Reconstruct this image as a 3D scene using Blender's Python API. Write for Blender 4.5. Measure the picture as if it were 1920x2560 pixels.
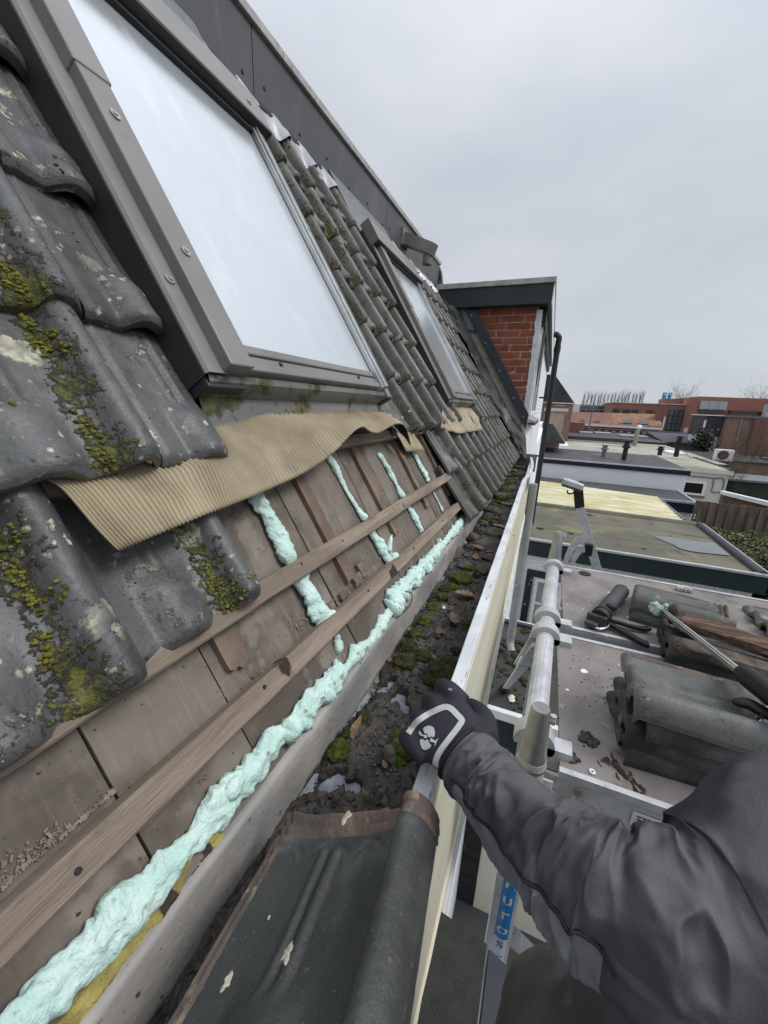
import bpy, math, random
from mathutils import Vector, Matrix, noise
V = Vector
random.seed(7)
scene = bpy.context.scene
for o in list(bpy.data.objects):
    bpy.data.objects.remove(o)

# ------------------------------------------------------------------ camera
CR = V((0.92234, 0.38414, 0.04152)); CU = V((-0.14077, 0.23401, 0.96199)); CF = V((-0.35982, 0.89313, -0.26991))
CF.normalize(); CR = (CR - CF * CR.dot(CF)).normalized(); CU = CR.cross(CF).normalized()
cam_d = bpy.data.cameras.new('camera')
cam = bpy.data.objects.new('camera', cam_d)
scene.collection.objects.link(cam)
cam.matrix_world = Matrix(((CR.x, CU.x, -CF.x, 0), (CR.y, CU.y, -CF.y, 0), (CR.z, CU.z, -CF.z, 0), (0, 0, 0, 1)))
cam_d.sensor_fit = 'VERTICAL'
cam_d.sensor_height = 36.0
cam_d.sensor_width = 27.0
cam_d.lens = 975.0 / 2560.0 * 36.0
cam_d.clip_start = 0.02
cam_d.clip_end = 3000
scene.camera = cam

# ------------------------------------------------------------------ overcast sky and soft sun
SUN_EL, SUN_AZ = math.radians(50), math.radians(80)
world = bpy.data.worlds.new('World')
scene.world = world
world.use_nodes = True
wn = world.node_tree.nodes; wl = world.node_tree.links
wn.clear()
w_out = wn.new('ShaderNodeOutputWorld')
w_bg = wn.new('ShaderNodeBackground')
w_tc = wn.new('ShaderNodeTexCoord')
w_sky = wn.new('ShaderNodeTexSky'); w_sky.sky_type = 'NISHITA'; w_sky.sun_disc = False
w_sky.sun_elevation = SUN_EL; w_sky.sun_rotation = SUN_AZ
w_sc = wn.new('ShaderNodeVectorMath'); w_sc.operation = 'SCALE'; w_sc.inputs['Scale'].default_value = 0.06
wl.new(w_sky.outputs[0], w_sc.inputs[0])
w_sep = wn.new('ShaderNodeSeparateXYZ'); wl.new(w_tc.outputs['Generated'], w_sep.inputs[0])
w_gr = wn.new('ShaderNodeMapRange'); w_gr.inputs['From Min'].default_value = -0.05; w_gr.inputs['From Max'].default_value = 1.0
w_gr.inputs['From Min'].default_value = 0.0; w_gr.inputs['To Min'].default_value = 0.84; w_gr.inputs['To Max'].default_value = 2.2   # overcast: brightest overhead
w_cl = wn.new('ShaderNodeMath'); w_cl.operation = 'MAXIMUM'; w_cl.inputs[1].default_value = 0.0; wl.new(w_sep.outputs['Z'], w_cl.inputs[0])
w_pw = wn.new('ShaderNodeMath'); w_pw.operation = 'POWER'; w_pw.inputs[1].default_value = 3.4; wl.new(w_cl.outputs[0], w_pw.inputs[0])
wl.new(w_pw.outputs[0], w_gr.inputs['Value'])
w_mp = wn.new('ShaderNodeMapping'); w_mp.inputs['Scale'].default_value = (1.0, 1.0, 2.6)
wl.new(w_tc.outputs['Generated'], w_mp.inputs[0])
w_n = wn.new('ShaderNodeTexNoise'); w_n.inputs['Scale'].default_value = 1.9; w_n.inputs['Detail'].default_value = 5; w_n.inputs['Roughness'].default_value = 0.5
wl.new(w_mp.outputs[0], w_n.inputs['Vector'])
w_rp = wn.new('ShaderNodeValToRGB')
w_rp.color_ramp.elements[0].position = 0.3; w_rp.color_ramp.elements[0].color = (0.505, 0.540, 0.600, 1)
w_rp.color_ramp.elements[1].position = 0.7; w_rp.color_ramp.elements[1].color = (0.645, 0.672, 0.728, 1)
wl.new(w_n.outputs['Fac'], w_rp.inputs[0])
w_m = wn.new('ShaderNodeVectorMath'); w_m.operation = 'SCALE'
wl.new(w_rp.outputs[0], w_m.inputs[0]); wl.new(w_gr.outputs[0], w_m.inputs['Scale'])
w_mix = wn.new('ShaderNodeMix'); w_mix.data_type = 'RGBA'; w_mix.inputs['Factor'].default_value = 0.9
wl.new(w_sc.outputs[0], w_mix.inputs['A']); wl.new(w_m.outputs[0], w_mix.inputs['B'])
wl.new(w_mix.outputs['Result'], w_bg.inputs['Color'])
w_bg.inputs['Strength'].default_value = 1.0
wl.new(w_bg.outputs[0], w_out.inputs['Surface'])

sun_d = bpy.data.lights.new('sun', 'SUN'); sun_d.energy = 1.5; sun_d.angle = math.radians(22); sun_d.color = (1.0, 0.98, 0.95)
sun = bpy.data.objects.new('sun', sun_d); scene.collection.objects.link(sun)
_sd = V((math.sin(SUN_AZ) * math.cos(SUN_EL), math.cos(SUN_AZ) * math.cos(SUN_EL), math.sin(SUN_EL)))
sun.rotation_euler = _sd.to_track_quat('Z', 'Y').to_euler()

scene.view_settings.view_transform = 'Standard'
scene.view_settings.look = 'None'
scene.view_settings.exposure = 0.36
scene.view_settings.gamma = 1.0
scene.view_settings.use_curve_mapping = False
scene.cycles.use_denoising = True
scene.cycles.max_bounces = 8

# ------------------------------------------------------------------ helpers
F, CX, CY = 975.0, 960.0, 1280.0
def ray(u, v):
    return CR * ((u - CX) / F) + CU * ((CY - v) / F) + CF
def atz(u, v, z):
    r = ray(u, v); return r * (z / r.z)
def aty(u, v, y):
    r = ray(u, v); return r * (y / r.y)
def atx(u, v, x):
    r = ray(u, v); return r * (x / r.x)
def atd(u, v, d):
    return ray(u, v) * d
# roof frame: s up the slope, y along the gutter, c out of the roof
PH = math.radians(58)
RS = V((-math.cos(PH), 0, math.sin(PH))); RN = V((math.sin(PH), 0, math.cos(PH))); RY = V((0, 1, 0))
def rf(s, y, c=0.0):
    return RS * s + RY * y + RN * (c - 0.64)
def fb(x, sc, oct=3, seed=0.0):
    """fractal noise about -1..1"""
    p = V(x) * sc + V((seed * 7.13, seed * 3.7, seed * 1.9))
    a, t = 1.0, 0.0
    for i in range(oct):
        t += a * noise.noise(p); p = p * 2.03; a *= 0.5
    return t
def sst(a, b, x):
    t = max(0.0, min(1.0, (x - a) / (b - a) if b != a else 0)); return t * t * (3 - 2 * t)
def lerp(a, b, t): return a + (b - a) * t
def crom(P, n):
    """Catmull-Rom through P (list of tuples), n samples a span"""
    P = [V(p) for p in P]; out = []
    Q = [P[0] * 2 - P[1]] + P + [P[-1] * 2 - P[-2]]
    for i in range(1, len(Q) - 2):
        for k in range(n):
            t = k / n
            a, b, c, d = Q[i-1], Q[i], Q[i+1], Q[i+2]
            out.append(0.5 * ((2*b) + (c-a)*t + (2*a-5*b+4*c-d)*t*t + (3*b-a-3*c+d)*t**3))
    out.append(P[-1]); return out

class MB:
    def __init__(s): s.v, s.f, s.m = [], [], []
    def add(s, vs, fs, m=0):
        b = len(s.v); s.v += [tuple(p) for p in vs]; s.f += [tuple(i + b for i in f) for f in fs]; s.m += [m] * len(fs); return s
    def hexa(s, p, m=0):
        """8 corners: bottom 0-3 ccw from above, top 4-7"""
        return s.add(p, [(3,2,1,0),(4,5,6,7),(0,1,5,4),(1,2,6,5),(2,3,7,6),(3,0,4,7)], m)
    def box(s, x0, x1, y0, y1, z0, z1, m=0):
        return s.hexa([(x0,y0,z0),(x1,y0,z0),(x1,y1,z0),(x0,y1,z0),(x0,y0,z1),(x1,y0,z1),(x1,y1,z1),(x0,y1,z1)], m)
    def obox(s, c, ax, ay, az, m=0):
        """centre and three half-axis vectors"""
        c, ax, ay, az = V(c), V(ax), V(ay), V(az)
        P = [c-ax-ay-az, c+ax-ay-az, c+ax+ay-az, c-ax+ay-az, c-ax-ay+az, c+ax-ay+az, c+ax+ay+az, c-ax+ay+az]
        if ax.cross(ay).dot(az) < 0: P = [P[1],P[0],P[3],P[2],P[5],P[4],P[7],P[6]]
        return s.hexa(P, m)
    def rbox(s, s0, s1, y0, y1, c0, c1, m=0):
        """box in the roof frame"""
        return s.hexa([rf(s0,y1,c0), rf(s0,y0,c0), rf(s1,y0,c0), rf(s1,y1,c0), rf(s0,y1,c1), rf(s0,y0,c1), rf(s1,y0,c1), rf(s1,y1,c1)][::1], m) if False else \
            s.obox(rf((s0+s1)/2,(y0+y1)/2,(c0+c1)/2), RS*((s1-s0)/2), RY*((y1-y0)/2), RN*((c1-c0)/2), m)
    def bar(s, a, b, w, h, up=(0,0,1), m=0):
        a, b = V(a), V(b); d = (b - a); L = d.length; d.normalize()
        sd = d.cross(V(up)).normalized(); u = sd.cross(d).normalized()
        return s.obox((a+b)/2, d*(L/2), sd*(w/2), u*(h/2), m)
    def tube(s, pts, rad, seg=12, m=0, cap=True, squash=None, up=None):
        pts = [V(p) for p in pts]; n = len(pts)
        if not hasattr(rad, '__len__'): rad = [rad] * n
        d0 = (pts[1]-pts[0]).normalized()
        ref = V(up) if up else (V((0,0,1)) if abs(d0.z) < 0.9 else V((1,0,0)))
        sd = d0.cross(ref).normalized()
        vs, fs = [], []
        for i, p in enumerate(pts):
            d = (pts[min(i+1,n-1)] - pts[max(i-1,0)]).normalized()
            sd = (sd - d * sd.dot(d)).normalized(); u = sd.cross(d)
            q = squash or (1, 1)
            for k in range(seg):
                a = 2*math.pi*k/seg
                vs.append(p + sd*(math.cos(a)*rad[i]*q[0]) + u*(math.sin(a)*rad[i]*q[1]))
        for i in range(n-1):
            for k in range(seg):
                k2 = (k+1) % seg
                fs.append((i*seg+k, (i+1)*seg+k, (i+1)*seg+k2, i*seg+k2))
        if cap:
            fs.append(tuple(range(seg))); fs.append(tuple(reversed(range((n-1)*seg, n*seg))))
        return s.add(vs, fs, m)
    def cyl(s, a, b, r, seg=16, m=0, r2=None):
        return s.tube([a, b], [r, r if r2 is None else r2], seg, m)
    def grid(s, fn, nu, nv, m=0, flip=False):
        vs = [fn(i/(nu-1), j/(nv-1)) for j in range(nv) for i in range(nu)]
        fs = []
        for j in range(nv-1):
            for i in range(nu-1):
                a = j*nu+i; q = (a, a+1, a+nu+1, a+nu)
                fs.append(q[::-1] if flip else q)
        return s.add(vs, fs, m)
    def slab(s, fn, nu, nv, th, m=0, m2=None):
        """closed sheet: fn gives the top point, th a vector down to the underside"""
        top = [V(fn(i/(nu-1), j/(nv-1))) for j in range(nv) for i in range(nu)]
        th = V(th); N = len(top)
        vs = top + [p + th for p in top]; fs = []
        for j in range(nv-1):
            for i in range(nu-1):
                a = j*nu+i
                fs.append((a, a+1, a+nu+1, a+nu)); fs.append((N+a+nu, N+a+nu+1, N+a+1, N+a))
        for i in range(nu-1):
            fs.append((i+1, i, N+i, N+i+1)); a = (nv-1)*nu+i; fs.append((a, a+1, N+a+1, N+a))
        for j in range(nv-1):
            a = j*nu; fs.append((a, a+nu, N+a+nu, N+a)); a = j*nu+nu-1; fs.append((a+nu, a, N+a, N+a+nu))
        s.add(vs, fs, m)
        if m2 is not None:
            k = len(s.m) - len(fs)
            for i in range(1, 2*(nu-1)*(nv-1), 2): s.m[k+i] = m2
        return s
    def prism(s, poly, d, m=0):
        """polygon (3D points) extruded by vector d"""
        P = [V(p) for p in poly]; d = V(d); n = len(P)
        vs = P + [p + d for p in P]
        fs = [tuple(range(n))[::-1], tuple(range(n, 2*n))] + [(i, (i+1) % n, n+(i+1) % n, n+i) for i in range(n)]
        return s.add(vs, fs, m)
    def blob(s, c, r, seg=10, rings=7, amp=0.25, sc=None, seed=0.0, flat=1.0, m=0, oct=3):
        c = V(c); vs, fs = [], []
        if not hasattr(r, '__len__'): r = (r, r, r*flat)
        sc = sc or 1.5/max(r)
        for j in range(rings+1):
            t = math.pi*j/rings
            for i in range(seg):
                a = 2*math.pi*i/seg
                d = V((math.sin(t)*math.cos(a), math.sin(t)*math.sin(a), math.cos(t)))
                k = 1 + amp*fb(V((d.x*r[0], d.y*r[1], d.z*r[2])), sc, oct, seed)
                vs.append(c + V((d.x*r[0]*k, d.y*r[1]*k, d.z*r[2]*k)))
        for j in range(rings):
            for i in range(seg):
                i2 = (i+1) % seg
                fs.append((j*seg+i, (j+1)*seg+i, (j+1)*seg+i2, j*seg+i2))
        return s.add(vs, fs, m)

COL = scene.collection
GS = 1.0   # working units to metres: the roof, gutter and dormer are laid out in units of 0.7 m
def mesh_of(name, mb, mats, smooth=None, origin=None):
    me = bpy.data.meshes.new(name)
    o = V(origin) if origin is not None else V((0,0,0))
    me.from_pydata([((p[0]-o.x)*GS, (p[1]-o.y)*GS, (p[2]-o.z)*GS) for p in mb.v], [], mb.f)
    mats = mats if isinstance(mats, (list, tuple)) else [mats]
    for m in mats: me.materials.append(m)
    if len(mats) > 1: me.polygons.foreach_set('material_index', mb.m)
    me.update()
    if smooth is not None:
        me.shade_smooth()
        if smooth < 180: me.set_sharp_from_angle(angle=math.radians(smooth))
    return me
def tag(o, label=None, cat=None, group=None, kind=None):
    if label: o['label'] = label
    if cat: o['category'] = cat
    if group: o['group'] = group
    if kind: o['kind'] = kind
    return o
WL = {}
def link(o, parent, loc):
    COL.objects.link(o)
    loc = V(loc)*GS; WL[o.name] = V(loc)
    if parent is not None:
        o.parent = parent; o.location = V(loc) - WL[parent.name]
    else: o.location = loc
    return o
def empty(name, loc, label=None, cat=None, group=None, kind=None, parent=None):
    o = bpy.data.objects.new(name, None); o.empty_display_size = 0.1
    link(o, parent, loc); return tag(o, label, cat, group, kind)
def obj(name, mb, mats, parent=None, label=None, cat=None, group=None, kind=None, smooth=None, bev=0.0):
    xs = [p[0] for p in mb.v]; ys = [p[1] for p in mb.v]; zs = [p[2] for p in mb.v]
    og = V(((min(xs)+max(xs))/2, (min(ys)+max(ys))/2, min(zs)))
    me = mesh_of(name, mb, mats, smooth, og)
    o = bpy.data.objects.new(name, me); link(o, parent, og); tag(o, label, cat, group, kind)
    if bev:
        b = o.modifiers.new('bevel', 'BEVEL'); b.width = bev; b.segments = 2; b.limit_method = 'ANGLE'
    return o
def inst(name, me, M, parent=None, label=None, cat=None, group=None, kind=None):
    o = bpy.data.objects.new(name, me); COL.objects.link(o)
    L = M.translation*GS; WL[o.name] = L.copy(); M = M.copy(); M.translation = L
    if parent is not None:
        o.parent = parent; M = M.copy(); M.translation = L - WL[parent.name]
    o.matrix_local = M
    return tag(o, label, cat, group, kind)
def frame(o, u, v, n):
    """matrix with local x,y,z along u,v,n at o"""
    u, v, n = V(u).normalized(), V(v).normalized(), V(n).normalized()
    return Matrix(((u.x,v.x,n.x,o[0]),(u.y,v.y,n.y,o[1]),(u.z,v.z,n.z,o[2]),(0,0,0,1)))

# ------------------------------------------------------------------ materials
MATS = {}
def mat(name, c1, c2=None, scale=6.0, rough=0.7, bump=0.15, bscale=60.0, metal=0.0, spec=0.4, layers=(), stretch=None, detail=6.0,
        rough2=None, bdist=0.004, trans=0.0, alpha=None, sss=0.0, coord='Object', ior=1.45, lo=0.35, hi=0.65):
    m = bpy.data.materials.new(name); m.use_nodes = True; MATS[name] = m
    N, L = m.node_tree.nodes, m.node_tree.links
    bs = N['Principled BSDF']
    bs.inputs['Metallic'].default_value = metal; bs.inputs['Specular IOR Level'].default_value = spec; bs.inputs['IOR'].default_value = ior
    if trans: bs.inputs['Transmission Weight'].default_value = trans
    tc = N.new('ShaderNodeTexCoord'); oi = N.new('ShaderNodeObjectInfo')
    rv = N.new('ShaderNodeMath'); rv.operation = 'MULTIPLY'; rv.inputs[1].default_value = 53.0; L.new(oi.outputs['Random'], rv.inputs[0])
    ad = N.new('ShaderNodeVectorMath'); ad.operation = 'ADD'; L.new(tc.outputs[coord], ad.inputs[0]); L.new(rv.outputs[0], ad.inputs[1])
    vec = ad.outputs[0]
    def noi(sc, det=detail, st=stretch, rg=0.55, dist=0.0):
        n = N.new('ShaderNodeTexNoise'); n.inputs['Scale'].default_value = sc; n.inputs['Detail'].default_value = det
        n.inputs['Roughness'].default_value = rg; n.inputs['Distortion'].default_value = dist
        if st:
            mp = N.new('ShaderNodeMapping'); mp.inputs['Scale'].default_value = st; L.new(vec, mp.inputs[0]); L.new(mp.outputs[0], n.inputs['Vector'])
        else: L.new(vec, n.inputs['Vector'])
        return n.outputs['Fac']
    def rng(val, a, b, x=0.0, y=1.0, sm=True):
        r = N.new('ShaderNodeMapRange'); r.interpolation_type = 'SMOOTHSTEP' if sm else 'LINEAR'
        for k, q in (('From Min', a), ('From Max', b), ('To Min', x), ('To Max', y)): r.inputs[k].default_value = q
        L.new(val, r.inputs['Value']); return r.outputs[0]
    def mul(a, b):
        q = N.new('ShaderNodeMath'); q.operation = 'MULTIPLY'
        L.new(a, q.inputs[0])
        if isinstance(b, (int, float)): q.inputs[1].default_value = b
        else: L.new(b, q.inputs[1])
        return q.outputs[0]
    def add(a, b):
        q = N.new('ShaderNodeMath'); q.operation = 'ADD'; L.new(a, q.inputs[0]); L.new(b, q.inputs[1]); return q.outputs[0]
    def mixc(f, a, b):
        q = N.new('ShaderNodeMix'); q.data_type = 'RGBA'
        if isinstance(f, (int, float)): q.inputs['Factor'].default_value = f
        else: L.new(f, q.inputs['Factor'])
        for k, x in (('A', a), ('B', b)):
            if isinstance(x, tuple): q.inputs[k].default_value = (x[0], x[1], x[2], 1)
            else: L.new(x, q.inputs[k])
        return q.outputs['Result']
    c2 = c2 or tuple(x*0.7 for x in c1)
    f = noi(scale)
    col = mixc(rng(f, lo, hi), tuple(c1), tuple(c2))
    rgh = None
    h = mul(noi(bscale), bump)
    rr = N.new('ShaderNodeMapRange'); rr.inputs['From Min'].default_value = 0.3; rr.inputs['From Max'].default_value = 0.7
    rr.inputs['To Min'].default_value = rough; rr.inputs['To Max'].default_value = rough if rough2 is None else rough2
    L.new(f, rr.inputs['Value']); rgh = rr.outputs[0]
    for ly in layers:
        k = ly.get('kind', 'noise')
        if k == 'noise':
            msk = rng(noi(ly['scale'], ly.get('det', 6), ly.get('stretch'), ly.get('rg', 0.6), ly.get('dist', 0)), ly['lo'], ly['hi'])
        elif k == 'spots':
            vo = N.new('ShaderNodeTexVoronoi'); vo.inputs['Scale'].default_value = ly['scale']
            dn = N.new('ShaderNodeTexNoise'); dn.inputs['Scale'].default_value = ly['scale']*ly.get('wsc', 5); dn.inputs['Detail'].default_value = 5; L.new(vec, dn.inputs['Vector'])
            dm = N.new('ShaderNodeVectorMath'); dm.operation = 'MULTIPLY_ADD'; L.new(dn.outputs['Color'], dm.inputs[0])
            w = ly.get('wob', 0.35)/ly['scale']; dm.inputs[1].default_value = (w, w, w); L.new(vec, dm.inputs[2]); L.new(dm.outputs[0], vo.inputs['Vector'])
            sp = N.new('ShaderNodeSeparateColor'); L.new(vo.outputs['Color'], sp.inputs[0])
            r = ly.get('r', 0.3)
            rr_ = mul(sp.outputs[0], r)
            sb = N.new('ShaderNodeMath'); sb.operation = 'SUBTRACT'; L.new(rr_, sb.inputs[0]); L.new(vo.outputs['Distance'], sb.inputs[1])
            msk = rng(sb.outputs[0], 0.0, ly.get('soft', 0.06))
            msk = mul(msk, rng(sp.outputs[1], 1-ly['dens'], 1-ly['dens']+0.01))
            if ly.get('clump'): msk = mul(msk, rng(noi(ly['clump'], 3), 0.45, 0.6))
        elif k == 'height':   # by local z of the object
            sz = N.new('ShaderNodeSeparateXYZ'); L.new(tc.outputs[coord], sz.inputs[0])
            hv = sz.outputs[ly.get('axis', 'Z')]
            ns = mul(noi(ly.get('scale', 12)), ly.get('wob', 0.1))
            msk = rng(add(hv, ns), min(ly['lo'], ly['hi']), max(ly['lo'], ly['hi']), *((1.0, 0.0) if ly['lo'] > ly['hi'] else (0.0, 1.0)))
        elif k == 'up':       # faces that look up get another colour: dust and painted sheen
            g = N.new('ShaderNodeNewGeometry'); sz = N.new('ShaderNodeSeparateXYZ'); L.new(g.outputs['Normal'], sz.inputs[0])
            msk = mul(rng(sz.outputs['Z'], ly['lo'], ly['hi']), rng(noi(ly.get('scale', 12)), 0.4, 0.55))
        elif k == 'tilemoss':   # grows along the flank of the roll and on the nose of a tile, some tiles more than others
            sx = N.new('ShaderNodeSeparateXYZ'); L.new(tc.outputs[coord], sx.inputs[0])
            def gauss(v, c, w, a):
                return mul(rng(absd(v, c), w, 0.0), a) if False else rng(absd(v, c), 0.0, w, a, 0.0)
            def absd(v, c):
                q = N.new('ShaderNodeMath'); q.operation = 'SUBTRACT'; L.new(v, q.inputs[0]); q.inputs[1].default_value = c
                z = N.new('ShaderNodeMath'); z.operation = 'ABSOLUTE'; L.new(q.outputs[0], z.inputs[0]); return z.outputs[0]
            nz = add(add(mul(noi(ly['scale']*6, 6, None, .6), .62), mul(noi(ly['scale']*.9, 8, None, .65), .5)), mul(noi(4.5, 3), .20))
            nz = add(nz, gauss(sx.outputs['X'], .152, .040, .20)); nz = add(nz, gauss(sx.outputs['Y'], .012, .035, .08)); nz = add(nz, mul(oi.outputs['Random'], .10))
            msk = rng(nz, ly['lo'] + .20, ly['hi'] + .19)
        if ly.get('clump') and k == 'noise': msk = mul(msk, rng(noi(ly['clump'], 4), *ly['cl']))
        if ly.get('amt'): msk = mul(msk, ly['amt'])
        cc = ly['col']
        if ly.get('col2'): cc = mixc(rng(noi(ly.get('cscale', ly['scale']*4)), 0.35, 0.65), ly['col'], ly['col2'])
        col = mixc(msk, col, cc)
        if 'rough' in ly:
            q = N.new('ShaderNodeMix'); q.data_type = 'FLOAT'; L.new(msk, q.inputs['Factor']); L.new(rgh, q.inputs['A']); q.inputs['B'].default_value = ly['rough']; rgh = q.outputs['Result']
        if ly.get('bump'):
            h = add(h, mul(mul(msk, add(noi(ly.get('bs', 140)), N_one(N)) if ly.get('rise') else noi(ly.get('bs', 140))), ly['bump']))
    L.new(col, bs.inputs['Base Color']); L.new(rgh, bs.inputs['Roughness'])
    if sss:
        bs.inputs['Subsurface Weight'].default_value = sss; bs.inputs['Subsurface Radius'].default_value = (0.01, 0.012, 0.011)
    if bump or any(l.get('bump') for l in layers):
        b = N.new('ShaderNodeBump'); b.inputs['Distance'].default_value = bdist; b.inputs['Strength'].default_value = 1.0
        L.new(h, b.inputs['Height']); L.new(b.outputs[0], bs.inputs['Normal'])
    return m
def N_one(N):
    q = N.new('ShaderNodeValue'); q.outputs[0].default_value = 0.6; return q.outputs[0]

MOSS = dict(col=(0.150, 0.145, 0.026), col2=(0.045, 0.048, 0.014))
LICH = dict(col=(0.52, 0.50, 0.39), col2=(0.27, 0.26, 0.19))
def tile_mat(name, moss, lich, base=(0.088, 0.090, 0.089), base2=(0.050, 0.051, 0.051), brown=0.0):
    ly = [dict(scale=6, lo=0.46, hi=0.72, col=(0.135, 0.137, 0.134), amt=0.7),
          dict(scale=16, lo=0.50, hi=0.68, det=10, rg=.7, col=(0.026, 0.027, 0.027), amt=0.5),
          dict(scale=150, lo=0.56, hi=0.68, col=(0.03, 0.03, 0.03), amt=0.45),
          dict(scale=230, lo=0.64, hi=0.70, col=(0.20, 0.20, 0.19), amt=0.4)]
    if brown: ly.append(dict(scale=5, lo=0.5-brown*.1, hi=0.62, col=(0.14, 0.095, 0.07), col2=(0.09, 0.07, 0.06)))
    if moss:
        ly.append(dict(kind='tilemoss', scale=16, lo=0.752-moss*.12, hi=.84-moss*.10, amt=.85, rough=0.95, bump=1.3, bs=330, rise=1, cscale=110, **MOSS))
    if lich:
        ly.append(dict(kind='noise', scale=30, lo=.615-.03*lich, hi=.645-.03*lich, det=14, rg=.72, clump=6.5, cl=(.60-.045*lich, .66-.045*lich), rough=.9, bump=.5, bs=260, rise=1, cscale=120, **LICH))
        ly.append(dict(kind='spots', scale=24, r=0.75, dens=0.13*lich, wob=0.5, wsc=7, soft=0.16, clump=6.0, rough=0.9, bump=0.35, bs=260, cscale=110, **LICH))
        ly.append(dict(kind='spots', scale=120, r=0.75, dens=0.10*lich, wob=0.9, soft=0.2, clump=9.0, rough=0.9, bump=0.2, bs=200, cscale=150, **LICH))
    return mat(name, base, base2, scale=4, rough=0.36, rough2=0.55, bump=0.26, bscale=210, spec=0.5, layers=ly, bdist=0.004)
tile_mat('tile_mossy', 0.95, 1.7)
tile_mat('tile_lichen', 0.6, 1.6)
tile_mat('tile_far', 0.36, 0.3, base=(0.135, 0.128, 0.112), base2=(0.070, 0.067, 0.058))
tile_mat('tile_loose', 0.0, 0.10, base=(0.052, 0.055, 0.054), base2=(0.034, 0.036, 0.035))
tile_mat('tile_stack', 0.5, 0.18, base=(0.118, 0.120, 0.112), base2=(0.066, 0.068, 0.062))
tile_mat('tile_dark', 0.0, 0.15, base=(0.03, 0.031, 0.033), base2=(0.018, 0.018, 0.019))
mat('tile_clay', (0.135, 0.100, 0.080), (0.075, 0.062, 0.055), scale=18, rough=0.9, bump=0.5, bscale=150, layers=[dict(kind='noise', scale=30, lo=.58, hi=.68, col=(.24,.19,.13))])
mat('deck_wood', (0.205, 0.180, 0.150), (0.128, 0.110, 0.092), scale=5, rough=0.85, bump=0.35, bscale=70, stretch=None, layers=[
    dict(scale=16, lo=.45, hi=.75, col=(0.25, 0.196, 0.152), stretch=(1.0, 9.0, 1.0), amt=.7),
    dict(scale=4.5, lo=.48, hi=.66, det=9, rg=.65, col=(0.082, 0.066, 0.055), amt=.8), dict(scale=11, lo=.56, hi=.66, det=9, col=(0.27, 0.235, 0.20), amt=.6), dict(scale=120, lo=.66, hi=.72, col=(.26,.22,.18), amt=.6), dict(scale=90, lo=.64, hi=.70, col=(.035,.028,.024))])
mat('batten_wood', (0.30, 0.240, 0.184), (0.19, 0.150, 0.116), scale=3, rough=0.85, bump=0.5, bscale=50, stretch=(8.0, 0.7, 8.0), layers=[
    dict(scale=20, lo=.5, hi=.75, col=(0.14, 0.096, 0.07), stretch=(6, .35, 6), amt=.8), dict(scale=7, lo=.6, hi=.74, col=(.06,.045,.04), amt=.7),
    dict(kind='spots', scale=9, r=.35, dens=.25, col=(.035,.026,.022), soft=.05)])
mat('strip_wood', (0.225, 0.162, 0.118), (0.135, 0.098, 0.074), scale=12, rough=0.85, bump=0.5, bscale=60, layers=[dict(scale=9, lo=.56, hi=.7, col=(.05,.038,.03), amt=.8)])
mat('rotten_wood', (0.235, 0.150, 0.098), (0.095, 0.062, 0.045), scale=7, rough=0.92, bump=1.2, bscale=34, stretch=(.7, 9, 9), bdist=.008, layers=[
    dict(scale=20, lo=.5, hi=.62, col=(.055,.038,.03), stretch=(.5, 8, 8)), dict(scale=14, lo=.6, hi=.75, col=(.30,.23,.17))])
mat('dust', (0.27, 0.215, 0.17), (0.16, 0.125, 0.10), scale=60, rough=.95, bump=.5, bscale=120)
mat('rotten_dirt', (0.13, 0.10, 0.082), (0.05, 0.042, 0.036), scale=22, rough=0.95, bump=1.3, bscale=60, bdist=.006)
mat('foam', (0.62, 0.775, 0.715), (0.48, 0.685, 0.615), scale=26, rough=0.5, rough2=.7, bump=1.0, bscale=95, sss=0.1, bdist=.006, layers=[
    dict(kind='spots', scale=70, r=.5, dens=.35, wob=.3, soft=.35, col=(.40,.62,.53), bump=-1.2, bs=4), dict(scale=9, lo=.58, hi=.75, col=(.58,.70,.56), amt=.6),
    dict(scale=150, lo=.70, hi=.74, col=(.09,.09,.07)), dict(scale=26, lo=.64, hi=.76, col=(.68,.80,.75), amt=.6)])
mat('foam_old', (0.50, 0.66, 0.60), (0.33, 0.44, 0.40), scale=60, rough=0.8, bump=1.2, bscale=110, bdist=.006)
mat('wool', (0.42, 0.36, 0.115), (0.27, 0.225, 0.07), scale=40, rough=0.95, bump=1.2, bscale=140, bdist=.006, layers=[dict(kind='spots', scale=42, r=.8, dens=.45, col=(.055,.045,.03), soft=.1)])
mat('concrete', (0.40, 0.37, 0.335), (0.27, 0.256, 0.24), scale=7, rough=0.8, rough2=.5, bump=0.35, bscale=90, layers=[
    dict(scale=5, lo=.50, hi=.66, col=(0.215, 0.235, 0.262), rough=.35, amt=.7), dict(scale=60, lo=.62, hi=.70, col=(.06,.055,.05)),
    dict(kind='height', lo=0.062, hi=0.040, wob=.05, scale=14, col=(.020,.022,.012), col2=(.075,.08,.015), bump=.8, bs=170, rough=.95)])
mat('muck', (0.058, 0.049, 0.041), (0.021, 0.0185, 0.016), scale=30, rough=0.62, rough2=.4, bump=0.9, bscale=110, bdist=.006, spec=.5, layers=[
    dict(scale=14, lo=.54, hi=.66, det=10, col=(.110,.086,.068)), dict(scale=160, lo=.68, hi=.72, col=(.13,.11,.095)), dict(scale=5.5, lo=.60, hi=.70, det=10, col=(.045,.058,.010), col2=(.02,.028,.006), rough=.95, bump=.8, bs=200)])
mat('wet_floor', (0.27, 0.295, 0.33), (0.13, 0.14, 0.155), scale=30, rough=0.4, rough2=.6, bump=0.15, bscale=60, layers=[dict(scale=24, lo=.56, hi=.64, col=(.05,.047,.043))])
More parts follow.
